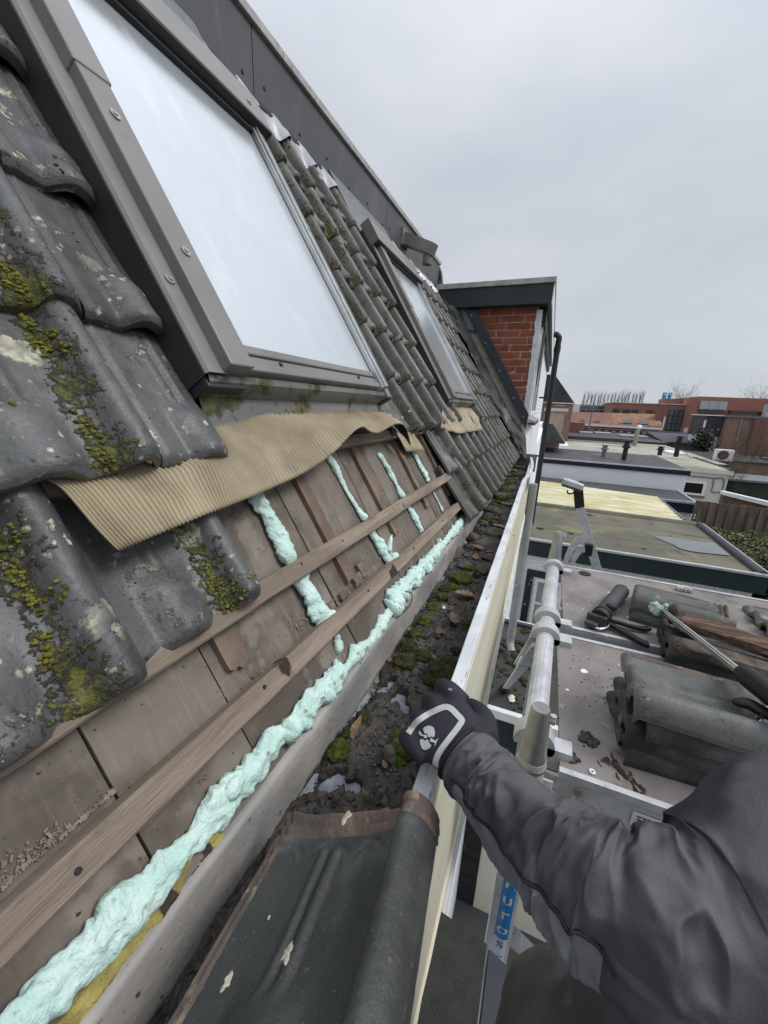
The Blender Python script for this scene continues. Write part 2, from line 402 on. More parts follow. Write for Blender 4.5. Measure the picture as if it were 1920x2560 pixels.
mat('moss', (0.085, 0.110, 0.012), (0.030, 0.042, 0.006), scale=60, rough=0.95, bump=1.3, bscale=260, bdist=.006, layers=[dict(scale=30, lo=.6, hi=.75, col=(.15,.16,.03))])
mat('moss_tile', (0.185, 0.175, 0.028), (0.060, 0.066, 0.014), scale=70, rough=.95, bump=.6, bscale=300)
mat('lichen', (0.55, 0.52, 0.40), (0.36, 0.34, 0.26), scale=120, rough=.95, bump=.8, bscale=220)
mat('moss_dark', (0.050, 0.055, 0.013), (0.018, 0.022, 0.007), scale=60, rough=0.95, bump=1.3, bscale=240, bdist=.006)
mat('leaf', (0.20, 0.118, 0.070), (0.11, 0.066, 0.044), scale=30, rough=0.6, bump=.4, bscale=90, spec=.3)
mat('leaf_pale', (0.34, 0.215, 0.125), (0.20, 0.12, 0.07), scale=30, rough=0.6, bump=.4, bscale=90, spec=.3)
mat('leaf_dark', (0.14, 0.09, 0.07), (0.08, 0.055, 0.045), scale=30, rough=0.5, bump=.4, bscale=90, spec=.4)
mat('shard', (0.10, 0.085, 0.075), (0.055, 0.05, 0.045), scale=30, rough=0.8, bump=.6, bscale=120)
mat('white_lip', (0.66, 0.68, 0.70), (0.52, 0.54, 0.56), scale=10, rough=0.5, bump=.2, bscale=70, layers=[dict(scale=40, lo=.60, hi=.68, stretch=(3, .5, 3), col=(.20,.20,.19)), dict(scale=6, lo=.62, hi=.75, col=(.40,.42,.40), amt=.7)])
mat('white_paint', (0.78, 0.79, 0.79), (0.68, 0.70, 0.71), scale=6, rough=0.55, bump=.1, bscale=60, layers=[dict(scale=5, lo=.62, hi=.8, col=(.55,.56,.54), amt=.6)])
mat('cream_paint', (0.70, 0.67, 0.53), (0.62, 0.59, 0.46), scale=4, rough=0.55, bump=.12, bscale=40, stretch=(4, .6, 4), layers=[dict(scale=9, lo=.66, hi=.7, stretch=(1, .4, 1), col=(.40,.36,.28)), dict(scale=30, lo=.66, hi=.72, col=(.45,.42,.33), amt=.6)])
mat('cream_wall', (0.66, 0.63, 0.52), (0.60, 0.57, 0.47), scale=2, rough=0.8, bump=.2, bscale=60)
mat('grey_frame', (0.205, 0.198, 0.186), (0.170, 0.163, 0.154), scale=6, rough=0.42, bump=.05, bscale=80, spec=.5, layers=[dict(scale=35, lo=.66, hi=.74, col=(.10,.095,.09), amt=.5), dict(scale=5, lo=.55, hi=.75, col=(.19,.185,.175), amt=.5)])
mat('dark_frame', (0.040, 0.040, 0.041), (0.03, 0.03, 0.031), scale=6, rough=0.5, bump=.05)
mat('mossy_frame', (0.19, 0.184, 0.175), (0.15, 0.146, 0.14), scale=6, rough=0.45, bump=.1, layers=[dict(scale=9, lo=.52, hi=.62, det=12, rg=.7, bump=.8, **MOSS)])
mat('alu_edge', (0.62, 0.63, 0.63), (0.5, 0.51, 0.51), scale=8, rough=0.38, metal=.7, bump=.05)
mat('rubber', (0.02, 0.02, 0.021), (0.014, 0.014, 0.015), rough=0.6, bump=.1)
mat('lead_apron', (0.385, 0.325, 0.215), (0.28, 0.232, 0.15), scale=5, rough=0.6, bump=.15, bscale=120, spec=.4, layers=[
    dict(scale=6, lo=.55, hi=.72, col=(.20,.17,.11), amt=.75), dict(scale=3.2, lo=.6, hi=.72, col=(.10,.10,.08), amt=.6), dict(scale=14, lo=.62, hi=.78, col=(.50,.43,.30), amt=.6)])
mat('apron_back', (0.045, 0.043, 0.04), (0.03, 0.029, 0.028), rough=.8)
mat('zinc_bright', (0.42, 0.43, 0.44), (0.30, 0.31, 0.32), scale=9, rough=0.45, metal=.35, bump=.2, bscale=40, layers=[dict(scale=11, lo=.6, hi=.72, col=(.28,.28,.28))])
mat('fascia_dark', (0.098, 0.098, 0.101), (0.080, 0.080, 0.083), scale=2.2, rough=0.5, bump=.06, bscale=120, layers=[dict(scale=9, lo=.54, hi=.78, stretch=(1, 1, .3), col=(.15,.148,.145), amt=.6), dict(scale=60, lo=.66, hi=.73, col=(.18,.18,.18), amt=.4)])
mat('fascia_cap', (0.46, 0.44, 0.415), (0.34, 0.325, 0.31), scale=10, rough=0.5, metal=.3, bump=.1, layers=[dict(scale=40, lo=.55, hi=.7, col=(.20,.195,.185), amt=.7)])
mat('spout_grey', (0.235, 0.24, 0.205), (0.165, 0.17, 0.145), scale=8, rough=0.55, bump=.1, layers=[dict(scale=10, lo=.57, hi=.68, col=(.05,.05,.035), amt=.8)])
mat('brick_red', (0.330, 0.098, 0.052), (0.235, 0.068, 0.040), scale=6, rough=0.85, bump=.4, bscale=70, bdist=.006, layers=[dict(scale=20, lo=.6, hi=.72, col=(.15,.06,.045), amt=.7), dict(scale=30, lo=.64, hi=.74, col=(.42,.20,.12), amt=.5)])
mat('mortar', (0.46, 0.43, 0.38), (0.36, 0.34, 0.30), scale=20, rough=.95, bump=.5, bscale=90)
mat('white_brick', (0.76, 0.78, 0.80), (0.66, 0.685, 0.71), scale=4, rough=0.7, bump=.35, bscale=30, bdist=.01, layers=[dict(scale=8, lo=.64, hi=.76, col=(.45,.46,.47), amt=.5)])
mat('green_black', (0.018, 0.032, 0.031), (0.014, 0.025, 0.025), scale=4, rough=0.4, bump=.04)
mat('green_fascia', (0.030, 0.047, 0.047), (0.024, 0.036, 0.037), scale=4, rough=0.4, bump=.04)
mat('navy', (0.013, 0.016, 0.034), (0.010, 0.012, 0.026), scale=3, rough=0.4, bump=.03)
mat('slate_board', (0.042, 0.050, 0.062), (0.034, 0.041, 0.051), scale=4, rough=0.4, bump=.05, layers=[dict(scale=60, lo=.7, hi=.73, col=(.12,.13,.13), amt=.5)])
mat('lead_sheet', (0.085, 0.083, 0.083), (0.045, 0.044, 0.045), scale=6, rough=0.6, bump=.5, bscale=14, bdist=.015, layers=[dict(scale=7, lo=.55, hi=.66, stretch=(1.4,1.4,.5), col=(.20,.195,.19), amt=.8), dict(scale=8, lo=.6, hi=.7, col=(.02,.02,.02))])
mat('zinc_grey', (0.20, 0.21, 0.215), (0.145, 0.152, 0.157), scale=40, rough=0.5, metal=.3, bump=.15)
mat('felt_green', (0.160, 0.150, 0.105), (0.108, 0.104, 0.082), scale=.9, rough=0.9, bump=.4, bscale=160, layers=[
    dict(scale=1.6, lo=.53, hi=.70, col=(.22,.20,.10), amt=.8), dict(scale=2.4, lo=.56, hi=.72, col=(.05,.055,.045), amt=.7), dict(kind='spots', scale=3.0, r=.32, dens=.22, col=(.012,.012,.010), soft=.05), dict(kind='spots', scale=5, r=.2, dens=.10, col=(.4,.4,.36), soft=.05)])
mat('felt_dark', (0.062, 0.064, 0.068), (0.045, 0.046, 0.050), scale=1.2, rough=0.6, bump=.3, bscale=120, layers=[dict(scale=1.7, lo=.55, hi=.75, col=(.10,.105,.115), rough=.3, amt=.7)])
mat('felt_moss', (0.058, 0.060, 0.055), (0.040, 0.042, 0.040), scale=2, rough=0.8, bump=.4, bscale=120, layers=[dict(scale=3, lo=.55, hi=.7, col=(.10,.105,.05), amt=.8), dict(kind='spots', scale=9, r=.5, dens=.3, clump=1.2, col=(.02,.024,.01), soft=.1)])
mat('felt_pale', (0.40, 0.385, 0.33), (0.28, 0.27, 0.225), scale=.8, rough=0.85, bump=.2, layers=[dict(scale=.9, lo=.5, hi=.7, col=(.33,.29,.18), amt=.8), dict(scale=3, lo=.6, hi=.72, col=(.17,.17,.16), amt=.6)])
mat('felt_grain', (0.047, 0.050, 0.045), (0.036, 0.038, 0.034), scale=30, rough=.9, bump=.9, bscale=420, bdist=.003, layers=[dict(scale=330, lo=.58, hi=.66, col=(.095,.10,.09), amt=.6)])
mat('puddle', (0.10, 0.10, 0.105), (0.09, 0.09, 0.095), rough=.04, bump=0, spec=.9, ior=1.9)
mat('yellow_sheet', (0.66, 0.63, 0.47), (0.52, 0.48, 0.28), scale=1.6, rough=0.6, bump=.1, stretch=(.5, 2.5, 1), layers=[dict(scale=2.2, lo=.48, hi=.66, stretch=(.35, 3, 1), col=(.40,.34,.10), amt=.85), dict(scale=2, lo=.60, hi=.72, stretch=(.4,2,1), col=(.74,.73,.66), amt=.9)])
mat('alu', (0.62, 0.63, 0.64), (0.46, 0.47, 0.48), scale=16, rough=0.5, rough2=.62, metal=.55, bump=.15, bscale=60, layers=[dict(scale=70, lo=.62, hi=.70, col=(.30,.30,.29), rough=.7), dict(scale=18, lo=.62, hi=.76, col=(.42,.42,.41), amt=.6)])
mat('steel', (0.42, 0.42, 0.41), (0.30, 0.30, 0.29), scale=14, rough=0.42, metal=.8, bump=.1, layers=[dict(scale=30, lo=.6, hi=.72, col=(.20,.195,.18), amt=.7)])
mat('ply', (0.228, 0.206, 0.192), (0.158, 0.141, 0.132), scale=7.0, rough=0.65, rough2=.5, bump=.15, bscale=120, layers=[
    dict(scale=4.2, lo=.50, hi=.70, det=9, col=(.285,.255,.238), amt=.75), dict(scale=3.6, lo=.585, hi=.66, det=9, rg=.65, col=(.105,.080,.072), amt=.85, rough=.3),
    dict(scale=22, lo=.60, hi=.68, det=9, col=(.30,.275,.25), amt=.55), dict(kind='spots', scale=26, r=.30, dens=.10, col=(.75,.75,.72), soft=.04), dict(scale=160, lo=.68, hi=.72, col=(.05,.045,.04))])
mat('stain', (0.060, 0.036, 0.030), (0.042, 0.026, 0.022), scale=20, rough=.2, bump=.1, spec=.6)
mat('black_plastic', (0.016, 0.016, 0.017), (0.011, 0.011, 0.012), rough=.5, bump=.25, bscale=300, bdist=.001)
mat('gun_grey', (0.075, 0.074, 0.074), (0.045, 0.045, 0.046), scale=14, rough=.45, metal=.3, bump=.2, layers=[dict(scale=30, lo=.6, hi=.7, col=(.18,.17,.16), amt=.7)])
mat('chrome', (0.72, 0.72, 0.71), (0.6, 0.6, 0.59), rough=.2, metal=1, bump=.05)
mat('red_plastic', (0.62, 0.03, 0.03), (0.5, 0.025, 0.025), rough=.4, bump=0)
mat('blue_sticker', (0.01, 0.185, 0.52), (0.01, 0.17, 0.48), rough=.35, bump=0)
mat('white_sticker', (0.62, 0.63, 0.64), (0.58, 0.59, 0.6), rough=.35, bump=0)
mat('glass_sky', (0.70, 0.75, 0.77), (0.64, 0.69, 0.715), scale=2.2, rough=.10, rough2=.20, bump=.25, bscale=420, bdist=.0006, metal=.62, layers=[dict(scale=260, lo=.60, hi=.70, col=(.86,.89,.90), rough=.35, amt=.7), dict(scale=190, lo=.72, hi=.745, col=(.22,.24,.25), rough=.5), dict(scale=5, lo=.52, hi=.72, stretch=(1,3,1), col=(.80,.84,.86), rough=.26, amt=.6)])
mat('fence_wood', (0.165, 0.125, 0.100), (0.095, 0.072, 0.060), scale=2.5, rough=.85, bump=.3, stretch=(6, 6, .6), layers=[dict(scale=4, lo=.55, hi=.7, stretch=(4,4,.4), col=(.22,.185,.155), amt=.6)])
mat('jacket', (0.066, 0.066, 0.075), (0.046, 0.046, 0.054), scale=10, rough=.92, bump=.5, bscale=420, bdist=.0012, spec=.12, layers=[dict(kind='up', lo=.45, hi=.95, scale=9, col=(.15,.147,.148), amt=.6), dict(scale=7, lo=.52, hi=.75, col=(.085,.083,.087), amt=.6), dict(scale=26, lo=.60, hi=.78, det=10, col=(.14,.137,.14), amt=.5)])  # upward faces paler: dust, with the sheen on top painted into the colour
mat('jacket_grey', (0.17, 0.17, 0.188), (0.13, 0.13, 0.145), scale=10, rough=.75, bump=.12, bscale=260, bdist=.001)
mat('piping', (0.012, 0.012, 0.014), (0.009, 0.009, 0.010), rough=.7, bump=0)
mat('cuff', (0.105, 0.102, 0.102), (0.075, 0.073, 0.074), scale=14, rough=.85, bump=.25, bscale=200, bdist=.001)
mat('glove', (0.030, 0.030, 0.038), (0.022, 0.022, 0.029), scale=14, rough=.7, bump=.2, bscale=260, bdist=.001, spec=.3, layers=[dict(scale=12, lo=.58, hi=.75, col=(.045,.045,.05), amt=.6)])
mat('reflective', (0.50, 0.50, 0.50), (0.44, 0.44, 0.44), scale=20, rough=.5, bump=.1, bscale=120, bdist=.001)
mat('trousers', (0.070, 0.070, 0.072), (0.034, 0.034, 0.035), scale=9, rough=.85, bump=.4, bscale=160, bdist=.002, layers=[dict(scale=14, lo=.55, hi=.7, col=(.11,.105,.10), amt=.7)])
mat('paving', (0.085, 0.085, 0.082), (0.06, 0.06, 0.06), scale=1.2, rough=.85, bump=.3, bscale=30, layers=[dict(scale=1.5, lo=.55, hi=.7, col=(.06,.065,.04), amt=.6)])
mat('black_brick', (0.022, 0.023, 0.025), (0.015, 0.016, 0.018), scale=9, rough=.6, bump=.3, bscale=60)
mat('pvc_grey', (0.33, 0.335, 0.325), (0.27, 0.275, 0.268), scale=4, rough=.45, bump=.04, layers=[dict(scale=7, lo=.6, hi=.75, col=(.22,.225,.20), amt=.6)])
mat('pipe_dark', (0.030, 0.033, 0.033), (0.022, 0.025, 0.025), scale=4, rough=.4, bump=.03)
mat('window_dark', (0.015, 0.017, 0.018), (0.012, 0.013, 0.014), rough=.06, bump=0, spec=.8)
mat('pane_pale', (0.30, 0.33, 0.31), (0.24, 0.27, 0.255), scale=2, rough=.15, bump=0, spec=.6)
def brick_mat(name, c1, c2, mort, sc=1.0, bw=.21, rh=.065, axis='XZ', rough=.85, extra=None):
    m = mat(name, c1, c2, scale=3, rough=rough, bump=0)
    N, L = m.node_tree.nodes, m.node_tree.links; bs = N['Principled BSDF']
    tc = N.new('ShaderNodeTexCoord'); sx = N.new('ShaderNodeSeparateXYZ'); L.new(tc.outputs['Object'], sx.inputs[0])
    cb = N.new('ShaderNodeCombineXYZ'); L.new(sx.outputs[axis[0]], cb.inputs[0]); L.new(sx.outputs[axis[1]], cb.inputs[1])
    b = N.new('ShaderNodeTexBrick'); b.inputs['Scale'].default_value = sc; b.inputs['Brick Width'].default_value = bw; b.inputs['Row Height'].default_value = rh
    b.inputs['Mortar Size'].default_value = .007; b.inputs['Mortar Smooth'].default_value = .1
    for k, c in (('Color1', c1), ('Color2', c2), ('Mortar', mort)): b.inputs[k].default_value = (*c, 1)
    L.new(cb.outputs[0], b.inputs['Vector'])
    old = bs.inputs['Base Color'].links[0].from_socket
    mx = N.new('ShaderNodeMix'); mx.data_type = 'RGBA'; mx.inputs['Factor'].default_value = .35
    L.new(b.outputs['Color'], mx.inputs['A']); L.new(old, mx.inputs['B']); L.new(mx.outputs['Result'], bs.inputs['Base Color'])
    bp = N.new('ShaderNodeBump'); bp.inputs['Distance'].default_value = -.006; L.new(b.outputs['Fac'], bp.inputs['Height']); L.new(bp.outputs[0], bs.inputs['Normal'])
    return m
brick_mat('wall_white', (.86,.88,.90), (.80,.82,.85), (.68,.70,.73))
brick_mat('wall_cream', (.72,.71,.64), (.66,.65,.58), (.58,.57,.51))
brick_mat('wall_red', (.30,.105,.065), (.36,.125,.075), (.28,.15,.11), sc=.7)
brick_mat('wall_orange', (.40,.20,.085), (.30,.13,.065), (.33,.26,.18), sc=.5)
brick_mat('wall_brown', (.25,.145,.112), (.31,.205,.165), (.28,.22,.19))
brick_mat('wall_brown2', (.22,.12,.095), (.26,.15,.12), (.25,.2,.18), sc=.8)
# ================================================================== the row house with the opened roof
GS = 0.7
TW, TL, GA, PITCH = 0.305, 0.40, 0.318, 0.28
def bump1(x): return max(0.0, 1 - x*x)
def tile_h(u, v, seed, rel=1.0, rw=.037, rk=1.0):
    """height of the tile's top face, u across 0..TW, v from the nose 0..TL"""
    h = 0.0
    e = (u - (0.304 - rw)) / rw
    h += 0.046 * rel * math.sqrt(max(0.0, 1 - min(1, abs(e))**2)) - (0.006*e if e > 0 else 0)
    h += 0.010 * sst(0.185, 0.235, u) * (1 - sst(0.235, .30, u))
    h += 0.012 * sst(0.075, 0.0, u) * (0.6 if u < .012 else 1)
    fade = 1 - sst(0.085, 0.15, v)
    b = (u - 0.125) / 0.056
    h += 0.033 * rel * bump1(b)**1.2 * fade * (0.85 + .15*math.cos(v*40)) if abs(b) < 1 else 0
    rib = sst(0.10, 0.15, v) * (1 - sst(0.315, 0.33, v))
    for c, w, a in ((0.112, .008, .006), (0.136, .011, .007)):
        d = (u - c) / w
        if abs(d) < 1: h += a * rk * bump1(d) * rib
    # crescent brows under the head
    for c, w in ((0.035, .035), (0.125, .040), (0.205, .030)):
        d = (u - c) / w
        if abs(d) < 1:
            vv = 0.335 - 0.028*d*d
            h -= 0.006 * rk * math.exp(-((v - vv - .006)/.005)**2) * (1-abs(d)**3)
            h += 0.005 * math.exp(-((v - vv + .004)/.008)**2) * (1-abs(d)**3)
    # head locks
    for vv, a, w in ((0.370, .009, .006), (0.394, .016, .007)):
        h += a * math.exp(-((v - vv)/w)**2) * (1 if u < .22 else .5)
    if v > .355: h -= 0.007
    if v < 0.022: h -= 0.014 * (1 - v/0.022)**2
    h += 0.0012 * fb((u, v, seed), 28, 3, seed) + 0.0018*fb((u, v, 0), 7, 2, seed+5)
    return h
def tile_mesh(name, mats, nu, nv, seed, u1=TW, broken=False, clayhead=False, rel=1.0, rw=.037, rk=1.0):
    mb = MB()
    us = [u1 * i/(nu-1) for i in range(nu)]
    vs_ = sorted(set([0.0, .002, .005, .010, .016, .024] + [TL * (j/(nv-1))**1.0 for j in range(1, nv)]))
    n, m = len(us), len(vs_)
    def wob(u, v): return 0.0025*fb((u, v, 1.7), 30, 2, seed) * (1 if v < .01 else .4)
    top, bot = [], []
    for v in vs_:
        for u in us:
            h = tile_h(u, v, seed, rel, rw, rk); vv = v + wob(u, v)
            top.append((u, vv, h))
            k = tile_h(u, max(v, .02), seed, rel, rw, rk)
            bot.append((u, vv + (.002 if v == 0 else 0), min(h, k) - (.016 if v > .01 else .021)))
    N = n*m; fs = []; ms = []
    for j in range(m-1):
        for i in range(n-1):
            a = j*n+i
            fs.append((a, a+1, a+n+1, a+n)); ms.append(1 if clayhead and (vs_[j] > .352 or (us[i] < .022 and vs_[j] > .02)) else 0)
            fs.append((N+a+n, N+a+n+1, N+a+1, N+a)); ms.append(0)
    for i in range(n-1):
        fs.append((i+1, i, N+i, N+i+1)); ms.append(0); a = (m-1)*n+i; fs.append((a, a+1, N+a+1, N+a)); ms.append(0)
    for j in range(m-1):
        a = j*n; fs.append((a, N+a, N+a+n, a+n)[::-1] if False else (a+n, N+a+n, N+a, a)[::-1]); ms.append(0)
        a = j*n+n-1; fs.append((a+n, a, N+a, N+a+n)[::-1] if False else (a, a+n, N+a+n, N+a)); ms.append(0)
    mb.v = top + bot; mb.f = fs; mb.m = ms
    return mesh_of(name, mb, mats, 50)
M_ = MATS
def tm(m, nu=34, nv=34, seed=1.0, **k): return tile_mesh('roof_tile', [M_[m], M_['tile_clay']], nu, nv, seed, **k)
T_near = [tm('tile_mossy', 46, 44, s) for s in (1.0, 2.3)]
T_lich = [tm('tile_lichen', 46, 44, s) for s in (3.1,)]
T_half = [tm('tile_mossy', 30, 40, 4.2, u1=.168)]
T_far = [tm('tile_far', 44, 26, s, rel=1.35) for s in (5.1, 6.7, 8.2)]

house = empty('row_house', (-1.0, 2.8, -7.43), 'terraced house with an opened grey tiled mansard roof, two skylights and a muddy gutter', 'house')
NEAR = []
def lay(me, row_s, y_left, dc=0.0, rot=0.0, ds=0.0, dyr=0.0):
    """a tile whose nose-left corner sits at (row_s, y_left); tilted so its head dips under the row above"""
    til = math.radians(-5.0 + random.uniform(-.7, .7))
    v = RS*math.cos(til) + RN*math.sin(til); n = RN*math.cos(til) - RS*math.sin(til)
    r = math.radians(rot + random.uniform(-.6, .6))
    u = RY*math.cos(r) + v*math.sin(r); v = u.cross(n)*-1
    o = rf(row_s + ds + random.uniform(-.004, .004), y_left + random.uniform(-.003, .003), -.032 + dc)
    NEAR.append((o, u, v, n)); return inst('roof_tile', me, frame(o, u, v, n), house)
rows = [-.393 + GA*k for k in range(9)]
# near left tiles
for i, yr in enumerate((.63, .35, .07, -.21)):
    lay((T_lich + T_near)[0 if i == 0 else i % 2 + 1], rows[1], yr - TW, rot=-1.0 if i == 1 else (.8 if i == 0 else 0), dc=-.008 if i == 1 else -.012)
for k in range(2, 8):
    for i, yr in enumerate((.525, .245, -.035)):
        lay(T_near[(i + k) % 2], rows[k], yr - TW, dc=.034)
    lay(T_half[0], rows[k], .70 - .168, dc=.028)
# raised moss along the flanks of the near tiles' rolls and on their noses
mb = MB(); rm_ = random.Random(77)
for ti, (o, u, v, n) in enumerate(list(NEAR)):
    half = ti >= 4 and (ti - 4) % 4 == 3
    for q in range(700):
        a = rm_.gauss(.218, .016) if rm_.random() < .75 else rm_.uniform(.02, .28); b = rm_.uniform(.002, .33)
        if half: a = rm_.gauss(.06, .03)
        if a < .004 or a > .30 or (half and a > .16): continue
        g = fb((a*3 + ti*1.7, b, ti), 9, 3) + .55*math.exp(-((a - .216)/.02)**2) + .3*math.exp(-(b/.03)**2) - (.62 if not half else .75)
        if g < 0: continue
        r = rm_.uniform(.0016, .0042)
        p = o + u*a + v*b + n*(tile_h(a, b, 0) + r*.2)
        mb.blob(p, (r*rm_.uniform(.8, 1.4), r*rm_.uniform(.8, 1.4), r*rm_.uniform(.7, 1.1)), 6, 4, .5, seed=q*.31)
obj('tile_moss', mb, M_['moss_tile'], house, 'yellow green moss along the rolls of the near tiles', kind='stuff', smooth=60)
# tiles between the skylights, past them and the lower rows beyond the opening
y0c = 1.835
for k in range(8):
    for j in range(14):
        yl = y0c + PITCH*j
        if yl + TW > 5.93: continue
        if k < 2 and j < 2: continue
        if k == 2 and 5 <= j <= 7: continue
        if k > 2 and 4 <= j <= 7: continue
        ylo = yl - (.06 if k == 0 and j == 2 else 0)
        lay(T_far[(j*2 + k) % 3], rows[k], ylo, rot=random.uniform(-.8, .8), dc=random.uniform(0, .004))

# ---- deck boards, counter battens, battens
random.seed(11)
y = -.62
while y < 2.95:
    w = random.choice((.215, .22, .205, .23)); g = random.choice((.002, .003, .010, .004))
    mb = MB(); dc = random.uniform(-.003, .003)
    mb.slab(lambda a, b: rf(lerp(-.403, .46, b), lerp(y, y+w-g, a), -.098+dc + .0015*fb((a*w, b, y), 9, 2)), 5, 24, RN*-.02)
    obj('deck_board', mb, M_['deck_wood'], house)
    y += w
mb = MB().rbox(-.40, 2.4, -.7, 5.95, -.16, -.125); obj('roof_underlay', mb, M_['apron_back'], house)
for (yy, s0, s1) in ((.53, -.178, .46), (1.02, -.19, .46), (1.46, -.165, .46), (1.935, -.16, .46), (2.395, -.19, .46)):
    mb = MB()
    mb.slab(lambda a, b: rf(lerp(s0, s1, b) + (.012*fb((a*3, yy, 0), 3, 2) if b == 0 else 0), yy - .026 + .052*a, -.080 + .002*fb((a, b*4, yy), 3, 2)), 6, 30, RN*-.020)
    obj('counter_batten', mb, M_['strip_wood'], house, smooth=40)
# scraps of strip and a lath end
for (yy, ss, w, l) in ((1.055, -.205, .05, .035), (1.10, -.19, .03, .05), (.95, -.215, .04, .02)):
    mb = MB(); mb.slab(lambda a, b: rf(ss + l*(b-.5) + .006*fb((a, b, yy), 4), yy + w*(a-.5) + .006*fb((b, a, yy), 5), -.083 + .004*fb((a, b, 0), 3)), 6, 6, RN*-.014)
    obj('wood_scrap', mb, M_['strip_wood'], house)
def batten(name, sa, sb_, ya, yb, w, c0, c1, seed):
    mb = MB(); n = 60
    ring = []
    for i in range(n+1):
        t = i/n; yy = lerp(ya, yb, t); s = lerp(sa, sb_, t) + .003*fb((yy, seed, 0), 1.3, 2)
        k = .0022
        P = []
        for (a, b) in ((-.5, 0), (-.5, .9), (-.42, 1), (.42, 1), (.5, .9), (.5, 0)):
            j = .0016*fb((yy*3, a*5, b*5 + seed), 5, 2)
            P.append(rf(s + a*w + j, yy, lerp(c0, c1, b) + .0018*fb((yy*3, a*4, seed), 4, 3) * (1 if b else 0)))
        ring.append(P)
    vs = [p for r in ring for p in r]; fs = []
    for i in range(n):
        for k in range(6):
            k2 = (k+1) % 6; fs.append((i*6+k, i*6+k2, (i+1)*6+k2, (i+1)*6+k))
    fs.append(tuple(range(6))[::-1]); fs.append(tuple(range(n*6, n*6+6)))
    mb.add(vs, fs)
    return obj(name, mb, M_['batten_wood'], house, smooth=35)
batten('tile_batten', -.232, -.270, -.45, 2.46, .046, -.084, -.048, 1.0)
batten('tile_batten', -.066, -.078, -.40, 2.44, .048, -.079, -.046, 3.0)
batten('tile_batten', .262, .255, -.40, 2.50, .045, -.080, -.050, 5.0)
for (ss, yy) in ((-.236, .53), (-.245, 1.02), (-.252, 1.46), (-.258, 1.935), (-.068, 1.02), (-.070, 1.46), (-.073, 1.935), (-.062, .80), (-.24, .18)):
    mb = MB().cyl(rf(ss, yy, -.0490), rf(ss, yy, -.0455), .0045, 10, r2=.004); obj('nail', mb, M_['rubber'], house)
# debris caught behind the lower batten
mb = MB(); rnd = random.Random(5)
for i in range(2600):
    yy = rnd.choice((rnd.uniform(-.1, 1.3), rnd.uniform(.0, .7))); d_ = max(0, fb((yy, 0, 0), 5, 3) + .15)
    s = -.209 + (.045*d_ + .004)*abs(rnd.gauss(0, .7)); q = rnd.choice((rnd.uniform(.0004, .0010), rnd.uniform(.0005, .0016)))
    if rnd.random() < .25: s = rnd.uniform(-.20, .1); q *= .5
    a_ = rnd.uniform(0, 3.14); mb.obox(rf(s, yy, -.097 + q*.4), (RS*math.cos(a_) + RY*math.sin(a_))*q*rnd.uniform(.8, 3.0), (RY*math.cos(a_) - RS*math.sin(a_))*q, (RN + RS*rnd.uniform(-.3, .3))*q*.4)
obj('debris', mb, M_['dust'], house, kind='stuff', smooth=60)

# ---- foam beads
def bead(name, path, w, hgt, seed, nseg=14, per=0.008, amp=.33, label=None, mat_='foam', wob=.010, sc0=16):
    """path: list of (s, y, c) in the roof frame; lumpy half-round bead"""
    P = [rf(*p) for p in path]
    L = sum((P[i+1]-P[i]).length for i in range(len(P)-1)); n = max(8, int(L/per))
    C = crom([tuple(p) for p in P], max(2, n//(len(P)-1)))
    mb = MB(); vs, fs = [], []; nn = len(C)
    for i, p in enumerate(C):
        d = (C[min(i+1, nn-1)] - C[max(i-1, 0)]).normalized(); sd = d.cross(RN).normalized()
        t = i/(nn-1); end = min(1.0, math.sqrt(min(t, 1-t)*nn*per/.012 + .10))
        k = (1 + .55*fb(p, 11, 2, seed)) * end
        off = sd*wob*fb(p, 7, 2, seed+9)
        for a in range(nseg):
            th = 2*math.pi*a/nseg
            q = off + sd*(math.cos(th)*w*k) + RN*(max(-.25, math.sin(th))*hgt*k)
            r = 1 + amp*fb(p + q, sc0, 3, seed) + .62*(abs(fb(p + q, 24, 2, seed+3)) - .28) + .20*(abs(fb(p+q, 58, 2, seed)) - .2)
            vs.append(p + off + (q-off)*r)
    for i in range(nn-1):
        for a in range(nseg):
            a2 = (a+1) % nseg; fs.append((i*nseg+a, (i+1)*nseg+a, (i+1)*nseg+a2, i*nseg+a2))
    fs.append(tuple(range(nseg))); fs.append(tuple(range((nn-1)*nseg, nn*nseg))[::-1])
    mb.add(vs, [f[::-1] for f in fs])
    return mb
FO = M_['foam']
mb = bead('x', [(-.372, -.22, -.092), (-.362, -.05, -.090), (-.348, .06, -.09), (-.340, .15, -.09), (-.343, .25, -.088), (-.350, .36, -.087), (-.352, .46, -.084), (-.362, .60, -.084), (-.366, .70, -.086), (-.374, .80, -.09)], .027, .015, 2.0, nseg=40, per=.003, amp=.5)
mb.v += []; b2 = bead('x', [(-.374, .76, -.09), (-.378, .95, -.094), (-.378, 1.10, -.094), (-.370, 1.17, -.092)], .018, .014, 4.0, nseg=18, per=.005)
b3 = bead('x', [(-.362, 1.14, -.086), (-.352, 1.25, -.085), (-.358, 1.45, -.086), (-.362, 1.62, -.087)], .032, .022, 6.0, nseg=30, per=.004)
b4 = bead('x', [(-.362, 1.56, -.088), (-.364, 1.8, -.088), (-.366, 2.1, -.088), (-.368, 2.5, -.092)], .025, .017, 8.0, nseg=22, per=.005)
for b_ in (b2, b3, b4): mb.add(b_.v, b_.f)
